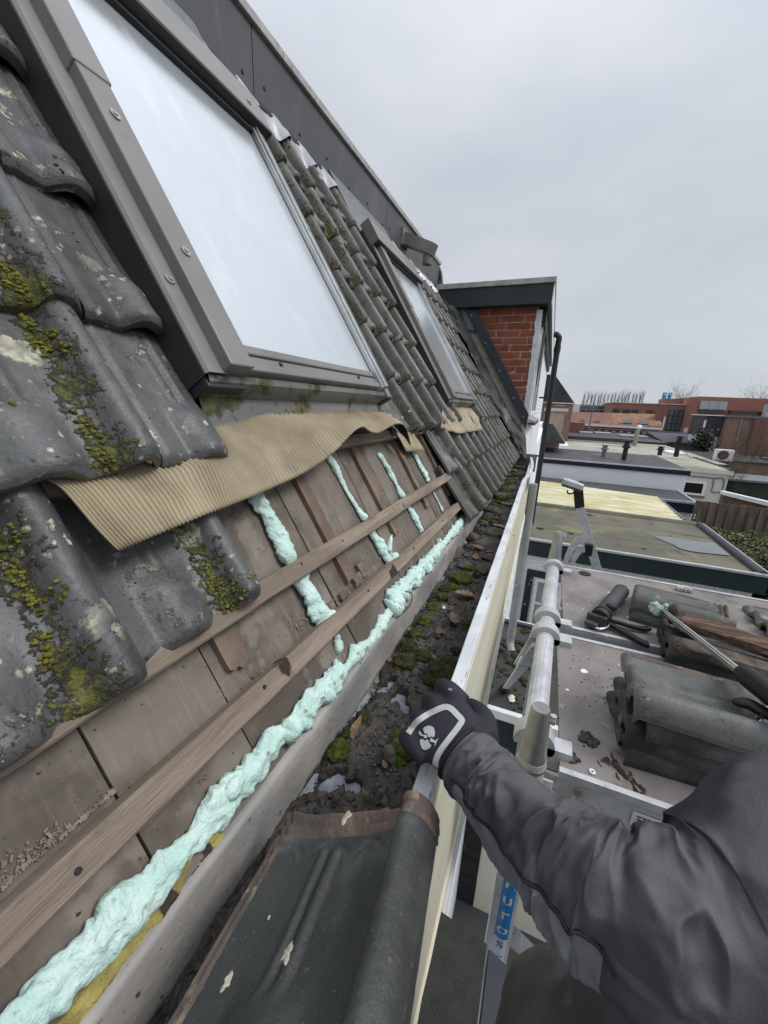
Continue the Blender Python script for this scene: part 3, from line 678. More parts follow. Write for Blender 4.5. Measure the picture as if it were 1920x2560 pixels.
for (s, yy, c, r, sd_) in ((-.385, .700, -.072, .026, 1.), (-.33, .835, -.085, .020, 2.), (-.352, 1.165, -.068, .020, 3.), (-.37, .56, -.07, .03, 4.), (-.35, .40, -.07, .024, 5.), (-.36, 1.60, -.07, .02, 6.), (-.35, 1.85, -.075, .018, 7.), (-.31, .845, -.08, .011, 8.)):
    mb.blob(rf(s + .014, yy, c - .012), r*.9, 16, 10, .35, 45, sd_)
obj('foam_bead', mb, FO, house, 'long lumpy mint green foam bead along the concrete kerb', smooth=180)
for (path, w, h, sd_) in (([(.24, .800, -.09), (.14, .808, -.086), (.05, .812, -.086), (-.058, .812, -.086)], .026, .018, 11.), ([(-.085, .812, -.086), (-.17, .812, -.084), (-.248, .808, -.088)], .027, .020, 12.),
                          ([(.26, 1.252, -.092), (.08, 1.262, -.09), (-.056, 1.272, -.088)], .019, .014, 13.), ([(-.080, 1.278, -.088), (-.16, 1.286, -.088), (-.250, 1.292, -.084)], .021, .017, 14.),
                          ([(.19, 1.690, -.092), (.08, 1.70, -.09), (-.056, 1.705, -.09)], .020, .014, 15.), ([(-.085, 1.708, -.09), (-.17, 1.712, -.09), (-.245, 1.715, -.09)], .018, .014, 16.),
                          ([(.26, 2.128, -.092), (.10, 2.135, -.09), (-.05, 2.135, -.09)], .024, .014, 17.), ([(-.11, 2.13, -.093), (-.19, 2.135, -.093), (-.24, 2.13, -.093)], .010, .007, 18.)):
    mb = bead('x', path, w, h, sd_, nseg=18, per=.005)
    if sd_ == 14.: mb.blob(rf(-.235, 1.315, -.076), .026, 16, 10, .3, 40, 3.); mb.tube(crom([tuple(rf(-.20, 1.30, -.07)), tuple(rf(-.165, 1.325, -.055)), tuple(rf(-.150, 1.345, -.048))], 5), [.012, .011, .010, .009, .009, .008, .007, .006, .004, .003, .001][:11], 8)
    if sd_ == 12.: mb.blob(rf(-.232, .84, -.075), .018, 12, 8, .35, 50, 3.)
    obj('foam_bead', mb, FO, house, smooth=180)
# mineral wool under the near end of the bead
mb = MB(); mb.slab(lambda a, b: rf(lerp(-.412, -.372, a) + .006*fb((a*.2, b, 3), 12, 2), lerp(-.35, .36, b), -.094 + .0*a + .006*fb((a*.1, b*.9, 0), 22, 3)), 10, 90, RN*-.03)
obj('mineral_wool', mb, M_['wool'], house, 'yellow mineral wool strip showing under the foam', smooth=180)
# thin wire loop in the foam
mb = MB(); mb.tube(crom([tuple(rf(-.345, 1.225, -.045)), tuple(rf(-.365, 1.235, -.03)), tuple(rf(-.385, 1.19, -.03)), tuple(rf(-.392, 1.15, -.05)), tuple(rf(-.402, 1.20, -.06)), tuple(rf(-.405, 1.23, -.07))], 6), .0018, 6)
obj('wire', mb, M_['rubber'], house, smooth=180)

# ---- gutter: kerb, floor, front
def lipx(y): return -.108 - .010*max(y, -.5)
KX, KZ, FZ = -.400, -.722, -.850
mb = MB()
def kerb(a, b):
    y = lerp(-.7, 5.95, b); j = .002*fb((a*4, y, 0), 6, 3)
    prof = [(-.475, KZ + .004), (-.44, KZ + .002), (KX - .010, KZ), (KX - .003, KZ - .003), (KX, KZ - .010), (KX + .001, KZ - .04), (KX + .002, KZ - .08), (KX + .004, FZ - .03)]
    k = min(7, int(round(a*7))); x, z = prof[k]
    return (x + j, y, z + j)
mb.grid(kerb, 8, 220)
obj('kerb', mb, M_['concrete'], house, 'grey concrete kerb at the back of the gutter', smooth=60)
mb = MB(); mb.grid(lambda a, b: (lerp(KX - .01, lipx(lerp(-.7, 5.95, b)) - .01, a), lerp(-.7, 5.95, b), FZ + .003*fb((a, b*6, 0), 5, 2)), 8, 60)
obj('gutter_floor', mb, M_['wet_floor'], house, smooth=180)
def lip_strip(x0, x1, z0, z1, nm, m, ya=-.7, yb=5.9, rough=.0012, bend=True, par=house, dx=0.0):
    mb = MB(); n = 90; vs, fs = [], []
    for i in range(n+1):
        y = lerp(ya, yb, i/n); X = lipx(y) + dx
        if bend and y > 3.9: X += .050*math.sin(min(1, (y-3.9)/1.9)*math.pi)*.8 + .0*(y-3.9)
        j = rough*fb((y, x0, z0), 9, 3)
        for (x, z) in ((x0, z0), (x1, z0), (x1, z1), (x0, z1)): vs.append((X + x + j, y, z + j))
    for i in range(n):
        for k in range(4):
            k2 = (k+1) % 4; fs.append((i*4+k, (i+1)*4+k, (i+1)*4+k2, i*4+k2))
    fs += [(0, 1, 2, 3), (n*4+3, n*4+2, n*4+1, n*4)]
    mb.add(vs, fs); return obj(nm, mb, m, par, bev=.002)
lip_strip(-.020, .014, -.672, -.655, 'gutter_lip', M_['white_lip'])
lip_strip(-.020, -.010, FZ - .02, -.6725, 'gutter_front_wall', M_['zinc_grey'])
lip_strip(-.006, .016, -1.42, -.6725, 'cream_fascia_board', M_['cream_paint'], bend=False)
lip_strip(-.001, .024, -1.46, -1.421, 'cream_trim', M_['cream_paint'], bend=False, rough=.003)
lip_strip(-.010, .034, -1.50, -1.461, 'white_trim', M_['white_lip'], bend=False)
mb = MB(); mb.box(-.45, -.10, 5.92, 5.98, -.86, -.62); obj('gutter_end', mb, M_['zinc_grey'], house)
GS = 1.0
mb = MB().box(-.60, -.215, -2.0, 30.0, -5.2, -.80); obj('wall', mb, M_['wall_white'], house)
gp = MB(); gp.cyl((-.062, 4.02, -.70), (-.062, 4.02, -2.38), .040, 20)
gp.tube(crom([(-.062, 4.02, -2.36), (-.062, 4.02, -2.44), (-.055, 3.99, -2.49), (-.03, 3.93, -2.53)], 5), .040, 20, cap=False)
for z in (-1.10, -1.75, -2.33): gp.cyl((-.062, 4.02, z), (-.062, 4.02, z - .05), .045, 20)
obj('downpipe', gp, M_['pvc_grey'], house, 'pale grey plastic downpipe under the white gutter', smooth=40)
GS = 0.7
# ================================================================== skylights, lead aprons, fascia, spout, dormer
def skylight(y0, lab):
    """y0: outer left edge"""
    P = lambda a: y0 + a
    sk = empty('skylight', tuple(rf(.36, y0 + .55, -.03)), lab, parent=house)
    g = M_['grey_frame']
    def part(nm, m, *bx, bev=.003):
        mb = MB()
        for b in bx: mb.rbox(*b)
        return obj(nm, mb, m, sk, bev=bev)
    # left: gutter flashing, then sash cover in two lengths
    mb = MB()
    for (s0, s1) in ((.425, 1.83),):
        prof = [(P(0), -.06), (P(0), .048), (P(.006), .055), (P(.058), .055), (P(.062), .03)]
        vs = [rf(s, a, c) for s in (s0, s1) for a, c in prof]; n = len(prof)
        mb.add(vs, [(i, n+i, n+i+1, i+1)[::-1] for i in range(n-1)])
    obj('side_flashing', mb, g, sk, smooth=30)
    part('flashing_side_shade', M_['dark_frame'], (.427, 1.83, P(-.003), P(-.0005), -.06, .046), bev=0)  # dark sheet paints the shade on the side face turned from the light
    part('side_cover', g, (.430, 1.195, P(.052), P(.132), .02, .086))
    part('side_cover', g, (1.185, 1.81, P(.048), P(.136), .02, .0895))
    part('cover_lip', M_['alu_edge'], (.47, 1.70, P(.1325), P(.140), .03, .075), bev=.001)
    part('gasket', M_['rubber'], (.47, 1.70, P(.1405), P(.150), .03, .064), bev=.001)
    # glass
    mb = MB().rbox(.515, 1.715, P(.150), P(.968), .048, .056); obj('glass_pane', mb, M_['glass_sky'], sk)
    # bottom rail in three steps
    part('bottom_rail', g, (.487, .514, P(.135), P(.972), .02, .064), (.462, .486, P(.135), P(.985), .015, .058), (.436, .461, P(.13), P(.995), .005, .066))
    for a in (.29, .80): part('rail_screw', M_['rotten_wood'], (.468, .480, P(a), P(a+.013), .058, .064), bev=.003)
    mb = MB()
    prof = [(.437, .04), (.425, .045), (.412, .040), (.402, .02), (.398, -.012), (.385, -.016), (.355, -.026), (.330, -.036)]
    n = len(prof); vs = [rf(s, a, c) for a in (P(.01), P(1.10)) for s, c in prof]
    mb.add(vs, [(i, i+1, n+i+1, n+i) for i in range(n-1)])
    obj('sill_flashing', mb, M_['mossy_frame'], sk, smooth=30)
    part('end_box', M_['dark_frame'], (.40, .436, P(.006), P(.13), -.03, .035))
    # right side: bright sash strips then covers
    part('cover_lip', M_['alu_edge'], (.43, 1.70, P(.978), P(.986), .03, .078), (.43, 1.70, P(.992), P(.999), .03, .088), bev=.001)
    part('side_cover', g, (.435, 1.72, P(1.001), P(1.050), .02, .080))
    part('side_flashing', g, (.40, 1.83, P(1.056), P(1.105), -.04, .052))
    part('flashing_end', M_['dark_frame'], (.392, .3995, P(1.056), P(1.105), -.03, .050))
    # hood over the top
    part('top_hood', M_['grey_frame'], (1.695, 1.87, P(-.004), P(1.09), .03, .112))
    part('hood_edge', M_['dark_frame'], (1.683, 1.6945, P(.0), P(1.085), .06, .110))
    part('top_gasket', M_['rubber'], (1.66, 1.687, P(.14), P(.98), .03, .075))
    # screws
    for (s, a, c) in ((.66, .030, .055), (.73, .092, .086), (1.08, .092, .086), (1.40, .092, .0895), (.62, 1.026, .080), (.92, 1.026, .080), (1.22, 1.026, .080), (1.76, .98, .112)):
        mb = MB(); p = rf(s, P(a), c); mb.cyl(p, p + RN*.004, .012, 14); mb.cyl(p + RN*.004, p + RN*.0065, .006, 8, r2=.005)
        obj('screw', mb, M_['steel'], sk, smooth=40)
    return sk
skylight(.70, 'large skylight with pale sky in its pane, nearest the camera')
skylight(3.02, 'smaller looking skylight further along the roof towards the dormer')

# corrugated lead apron below the near skylight, its right end lifted
def apron(name, top, bot, m_, lab, ny=260, ns=14, rib=.0028, ribn=75, mid=None, fm=.5):
    """top, bot: lists of (s, y, c) along the two edges"""
    T = crom(top, 12); B = crom(bot, 12); Mi = crom(mid, 12) if mid else None
    def smp(C, t):
        x = t*(len(C)-1); i = min(int(x), len(C)-2); return C[i].lerp(C[i+1], x-i)
    def fn(a, b):
        p = smp(T, a).lerp(smp(B, a), b)
        if Mi:
            q = smp(Mi, a); p = smp(T, a).lerp(q, b/fm) if b < fm else q.lerp(smp(B, a), (b-fm)/(1-fm))
        w = math.sin((a*ribn + 1.1*fb((a*7, b*.3, 0), 1, 3))*2*math.pi)*(.75 + .35*fb((a*20, b, 4), 1, 2))
        md = math.sin(b*math.pi)
        c = p.z + rib*w + md*.018*fb((p.y, p.x, 0), 5, 2, 2.0) + .004*fb((p.y, p.x, 1), 14, 2, 1.0)
        return rf(p.x + .002*w, p.y, c)
    mb = MB(); mb.slab(fn, ny, ns, RN*-.0025, 0, 1)
    return obj(name, mb, [m_, M_['apron_back']], house, lab, smooth=180)
apron('lead_apron', [(.30, .33, -.060), (.31, .45, -.056), (.33, .60, -.052), (.355, .74, -.034), (.362, .95, -.026), (.362, 1.3, -.022), (.365, 1.55, -.022), (.362, 1.72, -.02), (.355, 1.80, -.02)],
      [(.112, .372, .006), (.116, .44, .018), (.124, .54, .020), (.134, .66, .002), (.148, .80, -.018), (.166, .97, -.006), (.20, 1.12, .018), (.258, 1.30, .058), (.236, 1.47, .036), (.258, 1.66, .060), (.243, 1.80, .048), (.165, 1.90, -.005)],
      M_['lead_apron'], 'buckled tan corrugated lead apron under the near skylight', ny=900, ns=22, ribn=128, rib=.0034, mid=[(.238, .35, -.022), (.240, .45, -.020), (.238, .56, -.010), (.240, .68, -.010), (.250, .80, -.020), (.262, .97, -.010), (.28, 1.12, .004), (.305, 1.30, .026), (.30, 1.47, .014), (.305, 1.66, .026), (.30, 1.80, .018), (.26, 1.86, -.012)])
apron('lead_apron', [(.36, 1.83, -.03), (.35, 1.95, -.03), (.33, 2.10, -.03)], [(.15, 1.93, -.052), (.135, 2.08, -.045), (.125, 2.22, -.05)], M_['lead_apron'], 'short torn piece of corrugated lead beside the lifted apron', ny=90, ns=8, ribn=12)
apron('lead_apron', [(.385, 2.95, -.01), (.39, 3.3, -.01), (.39, 3.7, -.01), (.385, 4.1, -.01)],
      [(.225, 2.52, .018), (.19, 2.75, .010), (.15, 2.95, .028), (.15, 3.2, .022), (.14, 3.5, .026), (.135, 3.75, .022), (.13, 3.95, .025)], M_['lead_apron'], 'dressed lead apron under the far skylight', ny=160, ns=10, ribn=14, rib=.004)

# bright zinc strip scalloped over the tile heads, below the fascia
def zinc_strip(ya, yb):
    def fn(a, b):
        y = lerp(ya, yb, a); ph = (y - y0c)/PITCH*2*math.pi
        s = lerp(2.345, 2.150 + .012*math.sin(ph - 1.2) + .016*fb((y, 0, 0), 9, 3), b)
        uu_ = (y - y0c) % PITCH + (.0 if y > y0c else 0)
        c = lerp(-.01, -.036 + max(tile_h(uu_, .30, 0, 1.3), tile_h(uu_ + PITCH, .30, 0, 1.3) if uu_ + PITCH < TW else -1)*1.0, b) + .006*fb((y, b, 0), 18, 2)
        return rf(s, y, c)
    mb = MB(); mb.slab(fn, int((yb-ya)*60), 6, RN*-.003)
    obj('zinc_strip', mb, M_['zinc_bright'], house, smooth=60)
zinc_strip(-.3, .72); zinc_strip(1.80, 3.03); zinc_strip(4.10, 5.95)
for ya in (.70, 3.02):
    mb = MB().rbox(1.82, 2.345, ya, ya + 1.1, -.03, .010); obj('zinc_apron', mb, M_['zinc_grey'], house)
# fascia of the flat roof above
FX = -1.775
seams = [-.9, atx(634, 200, FX).y, atx(966, 535, FX).y, 6.12]
for i in range(3):
    mb = MB().box(FX - .02, FX + .0, seams[i] + .003, seams[i+1] - .003, 1.605, 1.925); p = obj('fascia_panel', mb, M_['fascia_dark'], house, bev=.002)
    n = 6 if i != 2 else 5
    for k in range(n):
        yy = lerp(seams[i] + .09, seams[i+1] - .09, k/(n-1))
        for zz in (1.665,) if k % 2 else (1.70, ):
            q = MB().cyl((FX, yy, zz), (FX + .006, yy, zz), .011, 10, r2=.008); obj('rivet', q, M_['dark_frame'], p)
mb = MB().box(FX - .12, FX + .022, -.9, seams[1] + .25, 1.926, 1.972).box(FX - .12, FX + .022, seams[1] + .256, 6.14, 1.926, 1.972); obj('fascia_cap', mb, M_['fascia_cap'], house, bev=.003)
mb = MB().box(FX - .016, FX + .012, -.9, 6.12, 1.584, 1.6035); obj('fascia_gap_shade', mb, M_['dark_frame'], house)  # dark strip painted in for the shaded gap below the panels
mb = MB().box(FX - 3.0, FX - .021, -.9, 6.10, 1.30, 1.92); obj('upper_storey', mb, M_['felt_dark'], house)
mb = MB(); mb.prism([(FX-.2, 6.125, 1.60), (FX+.02, 6.125, 1.60), (FX+.045, 6.125, 1.72), (FX+.02, 6.125, 1.86), (FX-.05, 6.125, 2.0), (FX-.2, 6.125, 2.02)], (0, .10, 0)); obj('roof_felt_end', mb, M_['lead_sheet'], house)
# square spout with a round outlet
sp0 = atx(1010, 597, FX); e = V((.925, .0, -.38)); ez = V((.38, 0, .925))
mb = MB(); mb.obox(sp0 + V((.012, 0, 0)), (.012, 0, 0), (0, .095, 0), (0, 0, .082)); mb.obox(sp0 + e*.18, e*.16, (0, .070, 0), ez*.055)
n = 14; mb.prism([sp0 + e*(.34 + .065*math.sin(math.pi*i/n)) + V((0, .070*math.cos(math.pi*i/n), 0)) - ez*.055 for i in range(n+1)], ez*.110)
mb.cyl(sp0 + e*.33 - ez*.03, sp0 + e*.33 + V((-.02, 0, -.15)), .052, 20)
obj('overflow_spout', mb, M_['spout_grey'], house, 'grey green box spout with round outlet on the fascia', smooth=40)

# ---- the neighbour's dormer
DY = 6.0
dorm = empty('brick_dormer', (-.9, 7.2, -.9), 'brick cheeked dormer with dark green eaves at the far end of the roof', 'dormer')
A = lambda u, v, y=DY: aty(u, v, y)
mb = MB().box(-2.1, -.345, DY + .007, 8.6, -1.1, 1.32); obj('mortar_bed', mb, M_['mortar'], dorm)
# bricks of the cheek, course by course, cut along the slope board
slope = lambda z: -1.03 + (1.28 - z)*(.62/1.95) + .0   # x of the cut on the left at height z
ch, bl = .0925, .317
def cutx(z):
    p0 = A(1178, 774); p1 = A(1316, 1050); t = (z - p0.z)/(p1.z - p0.z); return lerp(p0.x, p1.x, t)
k = 0; z = 1.297
brick_cache = {}
rb = random.Random(3)
while z > -.45:
    z0, z1 = z - ch + .012, z
    off = (0, .5, .22, .62, .3)[k % 5]*bl
    x = -.352
    first = True
    while x > cutx((z0+z1)/2) - .05:
        L = (off if first and off > .05 else bl) ; first = False
        xa, xb = x - L + .012, x
        xl = cutx((z0+z1)/2) - .06
        if xb < xl + .02: break
        if xa < xl: xa = xl
        d = rb.uniform(-.006, .004)
        mb = MB(); nx = max(3, int((xb-xa)/.04))
        mb.slab(lambda a, b: (lerp(xa, xb, a) + .003*fb((b, a*3, k), 4), DY + d + .003*fb((a*5, b, x), 2, 2) + (.004 if a in (0, 1) or b in (0, 1) else 0), lerp(z0, z1, b) + .003*fb((a*3, b, k + x), 3)), nx, 4, (0, .05, 0))
        obj('brick', mb, M_['brick_red'], dorm, smooth=50)
        x -= L
    z -= ch; k += 1
# white painted ragged corner and front wall
mb = MB(); mb.slab(lambda a, b: (lerp(-.352 + .016*fb((0, b*9, 2), 2, 3) - .012, -.292 + .006*fb((1, b*20, 0), 3, 2), a), DY - .012 + .010*fb((a*2, b*26, 0), 2, 3), lerp(-.72, 1.26, b)), 6, 70, (0, .06, 0)); obj('white_corner', mb, M_['white_brick'], dorm, smooth=50)
mb = MB().box(-.40, -.300, DY + .045, 14.0, -1.3, 1.25); obj('front_wall', mb, M_['wall_white'], dorm)
# window in the front face, seen edge on
mb = MB().box(-.299, -.272, 6.25, 6.32, -.10, 1.16).box(-.299, -.272, 7.9, 7.97, -.10, 1.16).box(-.299, -.272, 6.321, 7.899, 1.09, 1.16).box(-.299, -.272, 6.321, 7.899, -.10, -.03).box(-.299, -.276, 7.05, 7.10, -.029, 1.089)
obj('window_frame', mb, M_['white_paint'], dorm, bev=.004)
mb = MB().box(-.296, -.290, 6.32, 7.05, -.03, 1.09).box(-.296, -.290, 7.10, 7.9, -.03, 1.09); obj('window_pane', mb, M_['window_dark'], dorm)
mb = MB(); mb.hexa([(-.31, 6.15, -.21), (-.20, 6.15, -.23), (-.20, 8.0, -.23), (-.31, 8.0, -.21), (-.31, 6.15, -.13), (-.20, 6.15, -.17), (-.20, 8.0, -.17), (-.31, 8.0, -.13)]); obj('window_sill', mb, M_['concrete'], dorm)
mb = MB().box(-.305, -.24, 6.08, 13.5, 1.10, 1.296); obj('roller_housing', mb, M_['rubber'], dorm)
for i in range(7):
    mb = MB(); mb.bar((-.262, 6.12 + i*.05, .62 - .05*i), (-.246, 6.30 + i*.05, 1.08), .012, .012); obj('awning_arm', mb, M_['dark_frame'], dorm)
# eaves
mb = MB().box(-1.80, -.195, DY - .14, 14.0, 1.302, 1.535); obj('eaves_board', mb, M_['green_fascia'], dorm, bev=.004)
mb = MB().box(-.194, -.182, DY - .14, 14.0, 1.295, 1.535); obj('front_eaves_board', mb, M_['white_paint'], dorm)
mb = MB().box(-1.72, -.172, DY - .165, 14.0, 1.536, 1.603); obj('eaves_cap', mb, M_['fascia_cap'], dorm, bev=.004)
mb = MB(); c0, c1 = A(1101, 716, DY-.17), A(1118, 745, DY-.17)
mb.prism([A(1098, 700, 5.9), A(1118, 722, 5.9), A(1135, 770, 5.9), A(1128, 775, 5.9), A(1096, 735, 5.9)], (0, .2, 0)); obj('lead_corner', mb, M_['zinc_grey'], dorm)
mb = MB(); mb.prism([A(1104, 740, 5.86), A(1136, 772, 5.86), A(1134, 800, 5.86), A(1112, 760, 5.86)][::-1], (0, .1, 0)); obj('zinc_flashing', mb, M_['zinc_grey'], dorm)
mb = MB(); mb.prism([A(1134, 768, 5.95), A(1168, 770, 5.95), A(1187, 826, 5.95), A(1143, 822, 5.95), A(1131, 798, 5.95)][::-1], (0, .05, 0)); obj('zinc_flashing', mb, M_['zinc_grey'], dorm)
# slate coloured slope board
mb = MB(); mb.prism([A(1161.7, 771, 5.93), A(1190.7, 773.8, 5.93), A(1321.8, 1036, 5.93), A(1315, 1074, 5.93)][::-1], (0, .035, 0)); sb_ = obj('slope_board', mb, M_['slate_board'], dorm, bev=.003)
for t in (.05, .3, .55, .8, .97):
    p = A(lerp(1172, 1312, t), lerp(775, 1050, t), 5.93); q = MB().cyl(p, p + V((0, -.004, 0)), .012, 10); obj('screw', q, M_['steel'], sb_)
# lead soakers between tiles and board
Lp = [(1108, 765), (1140, 818), (1168, 862), (1192, 918), (1222, 985), (1258, 1050), (1285, 1100), (1312, 1146)]
Rp = [(1150, 765), (1170, 820), (1192, 868), (1218, 920), (1250, 985), (1282, 1045), (1312, 1085), (1317, 1146)]
Lc = crom([tuple(A(u, v, 5.78)) for u, v in Lp], 8); Rc = crom([tuple(A(u, v, 5.955)) for u, v in Rp], 8)
mb = MB(); nL = len(Lc)
def lead(a, b):
    x = b*(nL-1); i = min(int(x), nL-2); p = Lc[i].lerp(Lc[i+1], x-i).lerp(Rc[i].lerp(Rc[i+1], x-i), a)
    return p + V((0, -.03*math.sin(a*3.1) + .035*fb((a, b*6, 0), 2.2, 3), .02*fb((b*8, a, 2), 2, 2)))
mb.grid(lead, 14, 70); obj('lead_soaker', mb, M_['lead_sheet'], dorm, smooth=180)
mb = MB(); mb.hexa([rf(-.43, 5.90, -.12), rf(-.43, 6.02, -.12), rf(2.3, 6.02, -.12), rf(2.3, 5.90, -.12), rf(-.43, 5.90, .01), rf(-.43, 6.02, .03), rf(2.3, 6.02, .03), rf(2.3, 5.90, .01)]); obj('valley', mb, M_['apron_back'], dorm)
# dark downpipe at the far corner
mb = MB(); X0, Y0 = -.062, 8.3
mb.cyl((X0, Y0, 1.20), (X0, Y0, -2.30), .050, 20)
mb.tube(crom([(X0 - .10, Y0, 1.325), (X0 - .05, Y0, 1.32), (X0, Y0, 1.27), (X0, Y0, 1.18)], 5), .050, 18)
mb.cyl((X0, Y0, 1.12), (X0, Y0, 1.02), .057, 20)
for z in (-.9, .2): mb.box(X0 - .2, X0 - .02, Y0 - .02, Y0 + .02, z, z + .03)
obj('downpipe', mb, M_['pipe_dark'], dorm, smooth=40)
GS = 1.0
# ================================================================== what lies in the gutter
GS = 0.7
random.seed(21)
patches = [(atz(u, v, FZ + .01), r) for u, v, r in ((958, 1722, .013), (990, 1745, .019), (975, 1705, .011), (1012, 1768, .012), (840, 1950, .017), (815, 1962, .012), (878, 1968, .011), (915, 1640, .012), (1000, 1590, .010), (1060, 1600, .010), (1215, 1320, .04), (1000, 1480, .012), (930, 1690, .014))]
def muckz(x, y):
    z = FZ + .018 + .010*fb((x, y, 0), 9, 3) + .012*abs(fb((x, y, 3), 26, 4)) + .006*fb((x, y, 5), 90, 3)
    z -= .030*sst(KX + .045, KX + .0, x)*(.3 + 1.0*max(0, fb((0, y, 7), 7, 2) + .25))
    if y > 2.0: z += .02*sst(2.0, 3.2, y)
    for p, r in patches:
        d = math.hypot(x - p.x, (y - p.y)*(.75 if y < 1.5 else .5))/r
        if d < 1.9: z -= .050*sst(1.6, .6, d + .8*fb((x, y, 9), 30, 4))
    return z
def gx(y): return lipx(y) - .021
mb = MB(); n = 0
for (ya, yb, ny, nx) in ((-.55, 2.4, 560, 52), (2.4, 5.92, 260, 30)):
    mb.grid(lambda a, b: (lerp(KX + .004, gx(lerp(ya, yb, b)), a), lerp(ya, yb, b), muckz(lerp(KX, gx(lerp(ya, yb, b)), a), lerp(ya, yb, b))), nx, ny)
obj('gutter_muck', mb, M_['muck'], None, 'wet black leaf mould filling the gutter', 'muck', kind='stuff', smooth=60)
# crumbs of soil
mb = MB(); rnd = random.Random(2)
for i in range(1500):
    y = rnd.choice((rnd.uniform(.1, 1.6), rnd.uniform(.3, 5.8))); x = rnd.uniform(KX + .02, gx(y) - .01); z = muckz(x, y)
    if z < FZ + .006 and rnd.random() < .7: continue
    q = rnd.uniform(.0015, .006)*(1 if y < 2 else 2.0)
    mb.blob((x, y, z + q*.3), (q*rnd.uniform(.6, 2.2), q*rnd.uniform(.6, 2.2), q*.6), 6, 4, .7, seed=i*.37)
obj('gutter_soil', mb, M_['muck'], None, 'loose crumbs of dark soil scattered in the gutter', 'soil', kind='stuff', smooth=60)
# moss cushions
def cushion(u, v, r, dark=False, lab='', seg=30, rings=16):
    p = atz(u, v, FZ + .03)
    if p.x < KX + r*.6: p.x = KX + r*.6
    p.z = muckz(p.x, p.y)
    mb = MB()
    c = p + V((0, 0, r*.12)); vs, fs = [], []
    sd = u*.013
    for j in range(rings+1):
        t = math.pi*.62*j/rings
        for i in range(seg):
            a = 2*math.pi*i/seg
            d = V((math.sin(t)*math.cos(a), math.sin(t)*math.sin(a), math.cos(t)))
            k = 1 + .35*fb(d, 1.6, 3, sd) + .16*abs(fb(d, 9, 2, sd))
            vs.append(c + V((d.x*r*k, d.y*r*k*1.15, d.z*r*k*.62)))
    for j in range(rings):
        for i in range(seg):
            i2 = (i+1) % seg; fs.append((j*seg+i, (j+1)*seg+i, (j+1)*seg+i2, j*seg+i2))
    mb.add(vs, fs)
    rn = random.Random(int(u*7 + v))
    for q in range(260):     # shoots
        d = V((rn.gauss(0, 1), rn.gauss(0, 1), abs(rn.gauss(0, 1)) + .15)).normalized()
        k = 1 + .35*fb(d, 1.6, 3, sd)
        b = c + V((d.x*r*k, d.y*r*k*1.15, d.z*r*k*.62)); e = (d + V((rn.uniform(-.6, .6), rn.uniform(-.6, .6), .5))).normalized()*r*rn.uniform(.10, .22)
        s_ = e.cross(V((rn.uniform(-1, 1), rn.uniform(-1, 1), .3))).normalized()*r*.04
        b = b - e*.3
        mb.add([b - s_, b + s_, b + e, b + e.cross(s_).normalized()*r*.04], [(0, 1, 2), (1, 3, 2), (3, 0, 2)])
    obj('moss_cushion', mb, M_['moss_dark' if dark else 'moss'], None, lab, 'moss', 'moss cushions in the gutter', smooth=60)
cushion(848, 1872, .026, lab='round bright moss cushion beside the upright pale leaf')
cushion(1008, 1870, .040, lab='moss cushion touching the fingers of the glove')
cushion(1022, 1612, .030, True, lab='dark round moss cushion by the bare wet patch')
cushion(1062, 1548, .026, lab='moss cushion close to the kerb, below the double clump')
cushion(1085, 1512, .030, lab='bright green moss clump next to the large oak leaf')
cushion(1105, 1490, .026, lab='small green moss tuft left of the large oak leaf')
cushion(1150, 1445, .048, lab='widest bright moss patch in the middle of the gutter')
cushion(1110, 1472, .025, True, lab='low dark moss tuft between clump and wide patch')
cushion(1195, 1438, .024, True, lab='dark moss tuft against the gutter front by the wide patch')
cushion(1168, 1560, .022, True, lab='dark moss tuft against the gutter front by the dark leaf')
cushion(1010, 1655, .034, True, lab='flat dark moss patch near the kerb above the wet patches')
cushion(1100, 1690, .050, True, lab='broad dark moss patch behind the glove')
cushion(1125, 1660, .035, True, lab='dark moss tuft beside the gutter front behind the glove')
cushion(1195, 1335, .030, True, lab='dark moss tuft beside the small yellow leaf')
cushion(1235, 1270, .050, lab='bright moss patch below the far tile noses')
cushion(1262, 1235, .060, lab='long bright moss patch in the far gutter')
cushion(1275, 1215, .040, lab='small bright moss tuft in the far gutter')
cushion(1320, 1158, .06, lab='flat bright moss patch at the gutter end')
cushion(1245, 1262, .035, True, lab='dark moss tuft under the far tile noses')
cushion(905, 1790, .018, True, lab='little dark moss tuft along the kerb left of the wet patch')
cushion(870, 1830, .016, True, lab='low moss tuft against the kerb above the upright leaf')
cushion(1035, 1580, .022, lab='green moss tuft beside the kerb above the dark round cushion')
cushion(1130, 1465, .030, lab='bright moss bridging the clump and the widest patch')
cushion(1175, 1420, .030, lab='green moss tuft above the widest patch near the gutter front')
cushion(1215, 1300, .040, lab='green moss tuft near the far kerb beside the brown stone')
cushion(1255, 1250, .045, lab='bright moss tuft between the two long far patches')
cushion(1290, 1195, .055, lab='green moss patch close to the gutter end leaves')
cushion(1060, 1640, .024, True, lab='dark moss tuft beside the thin reddish leaf')
cushion(1140, 1620, .020, True, lab='dark moss tuft at the gutter front below the small oak leaf')
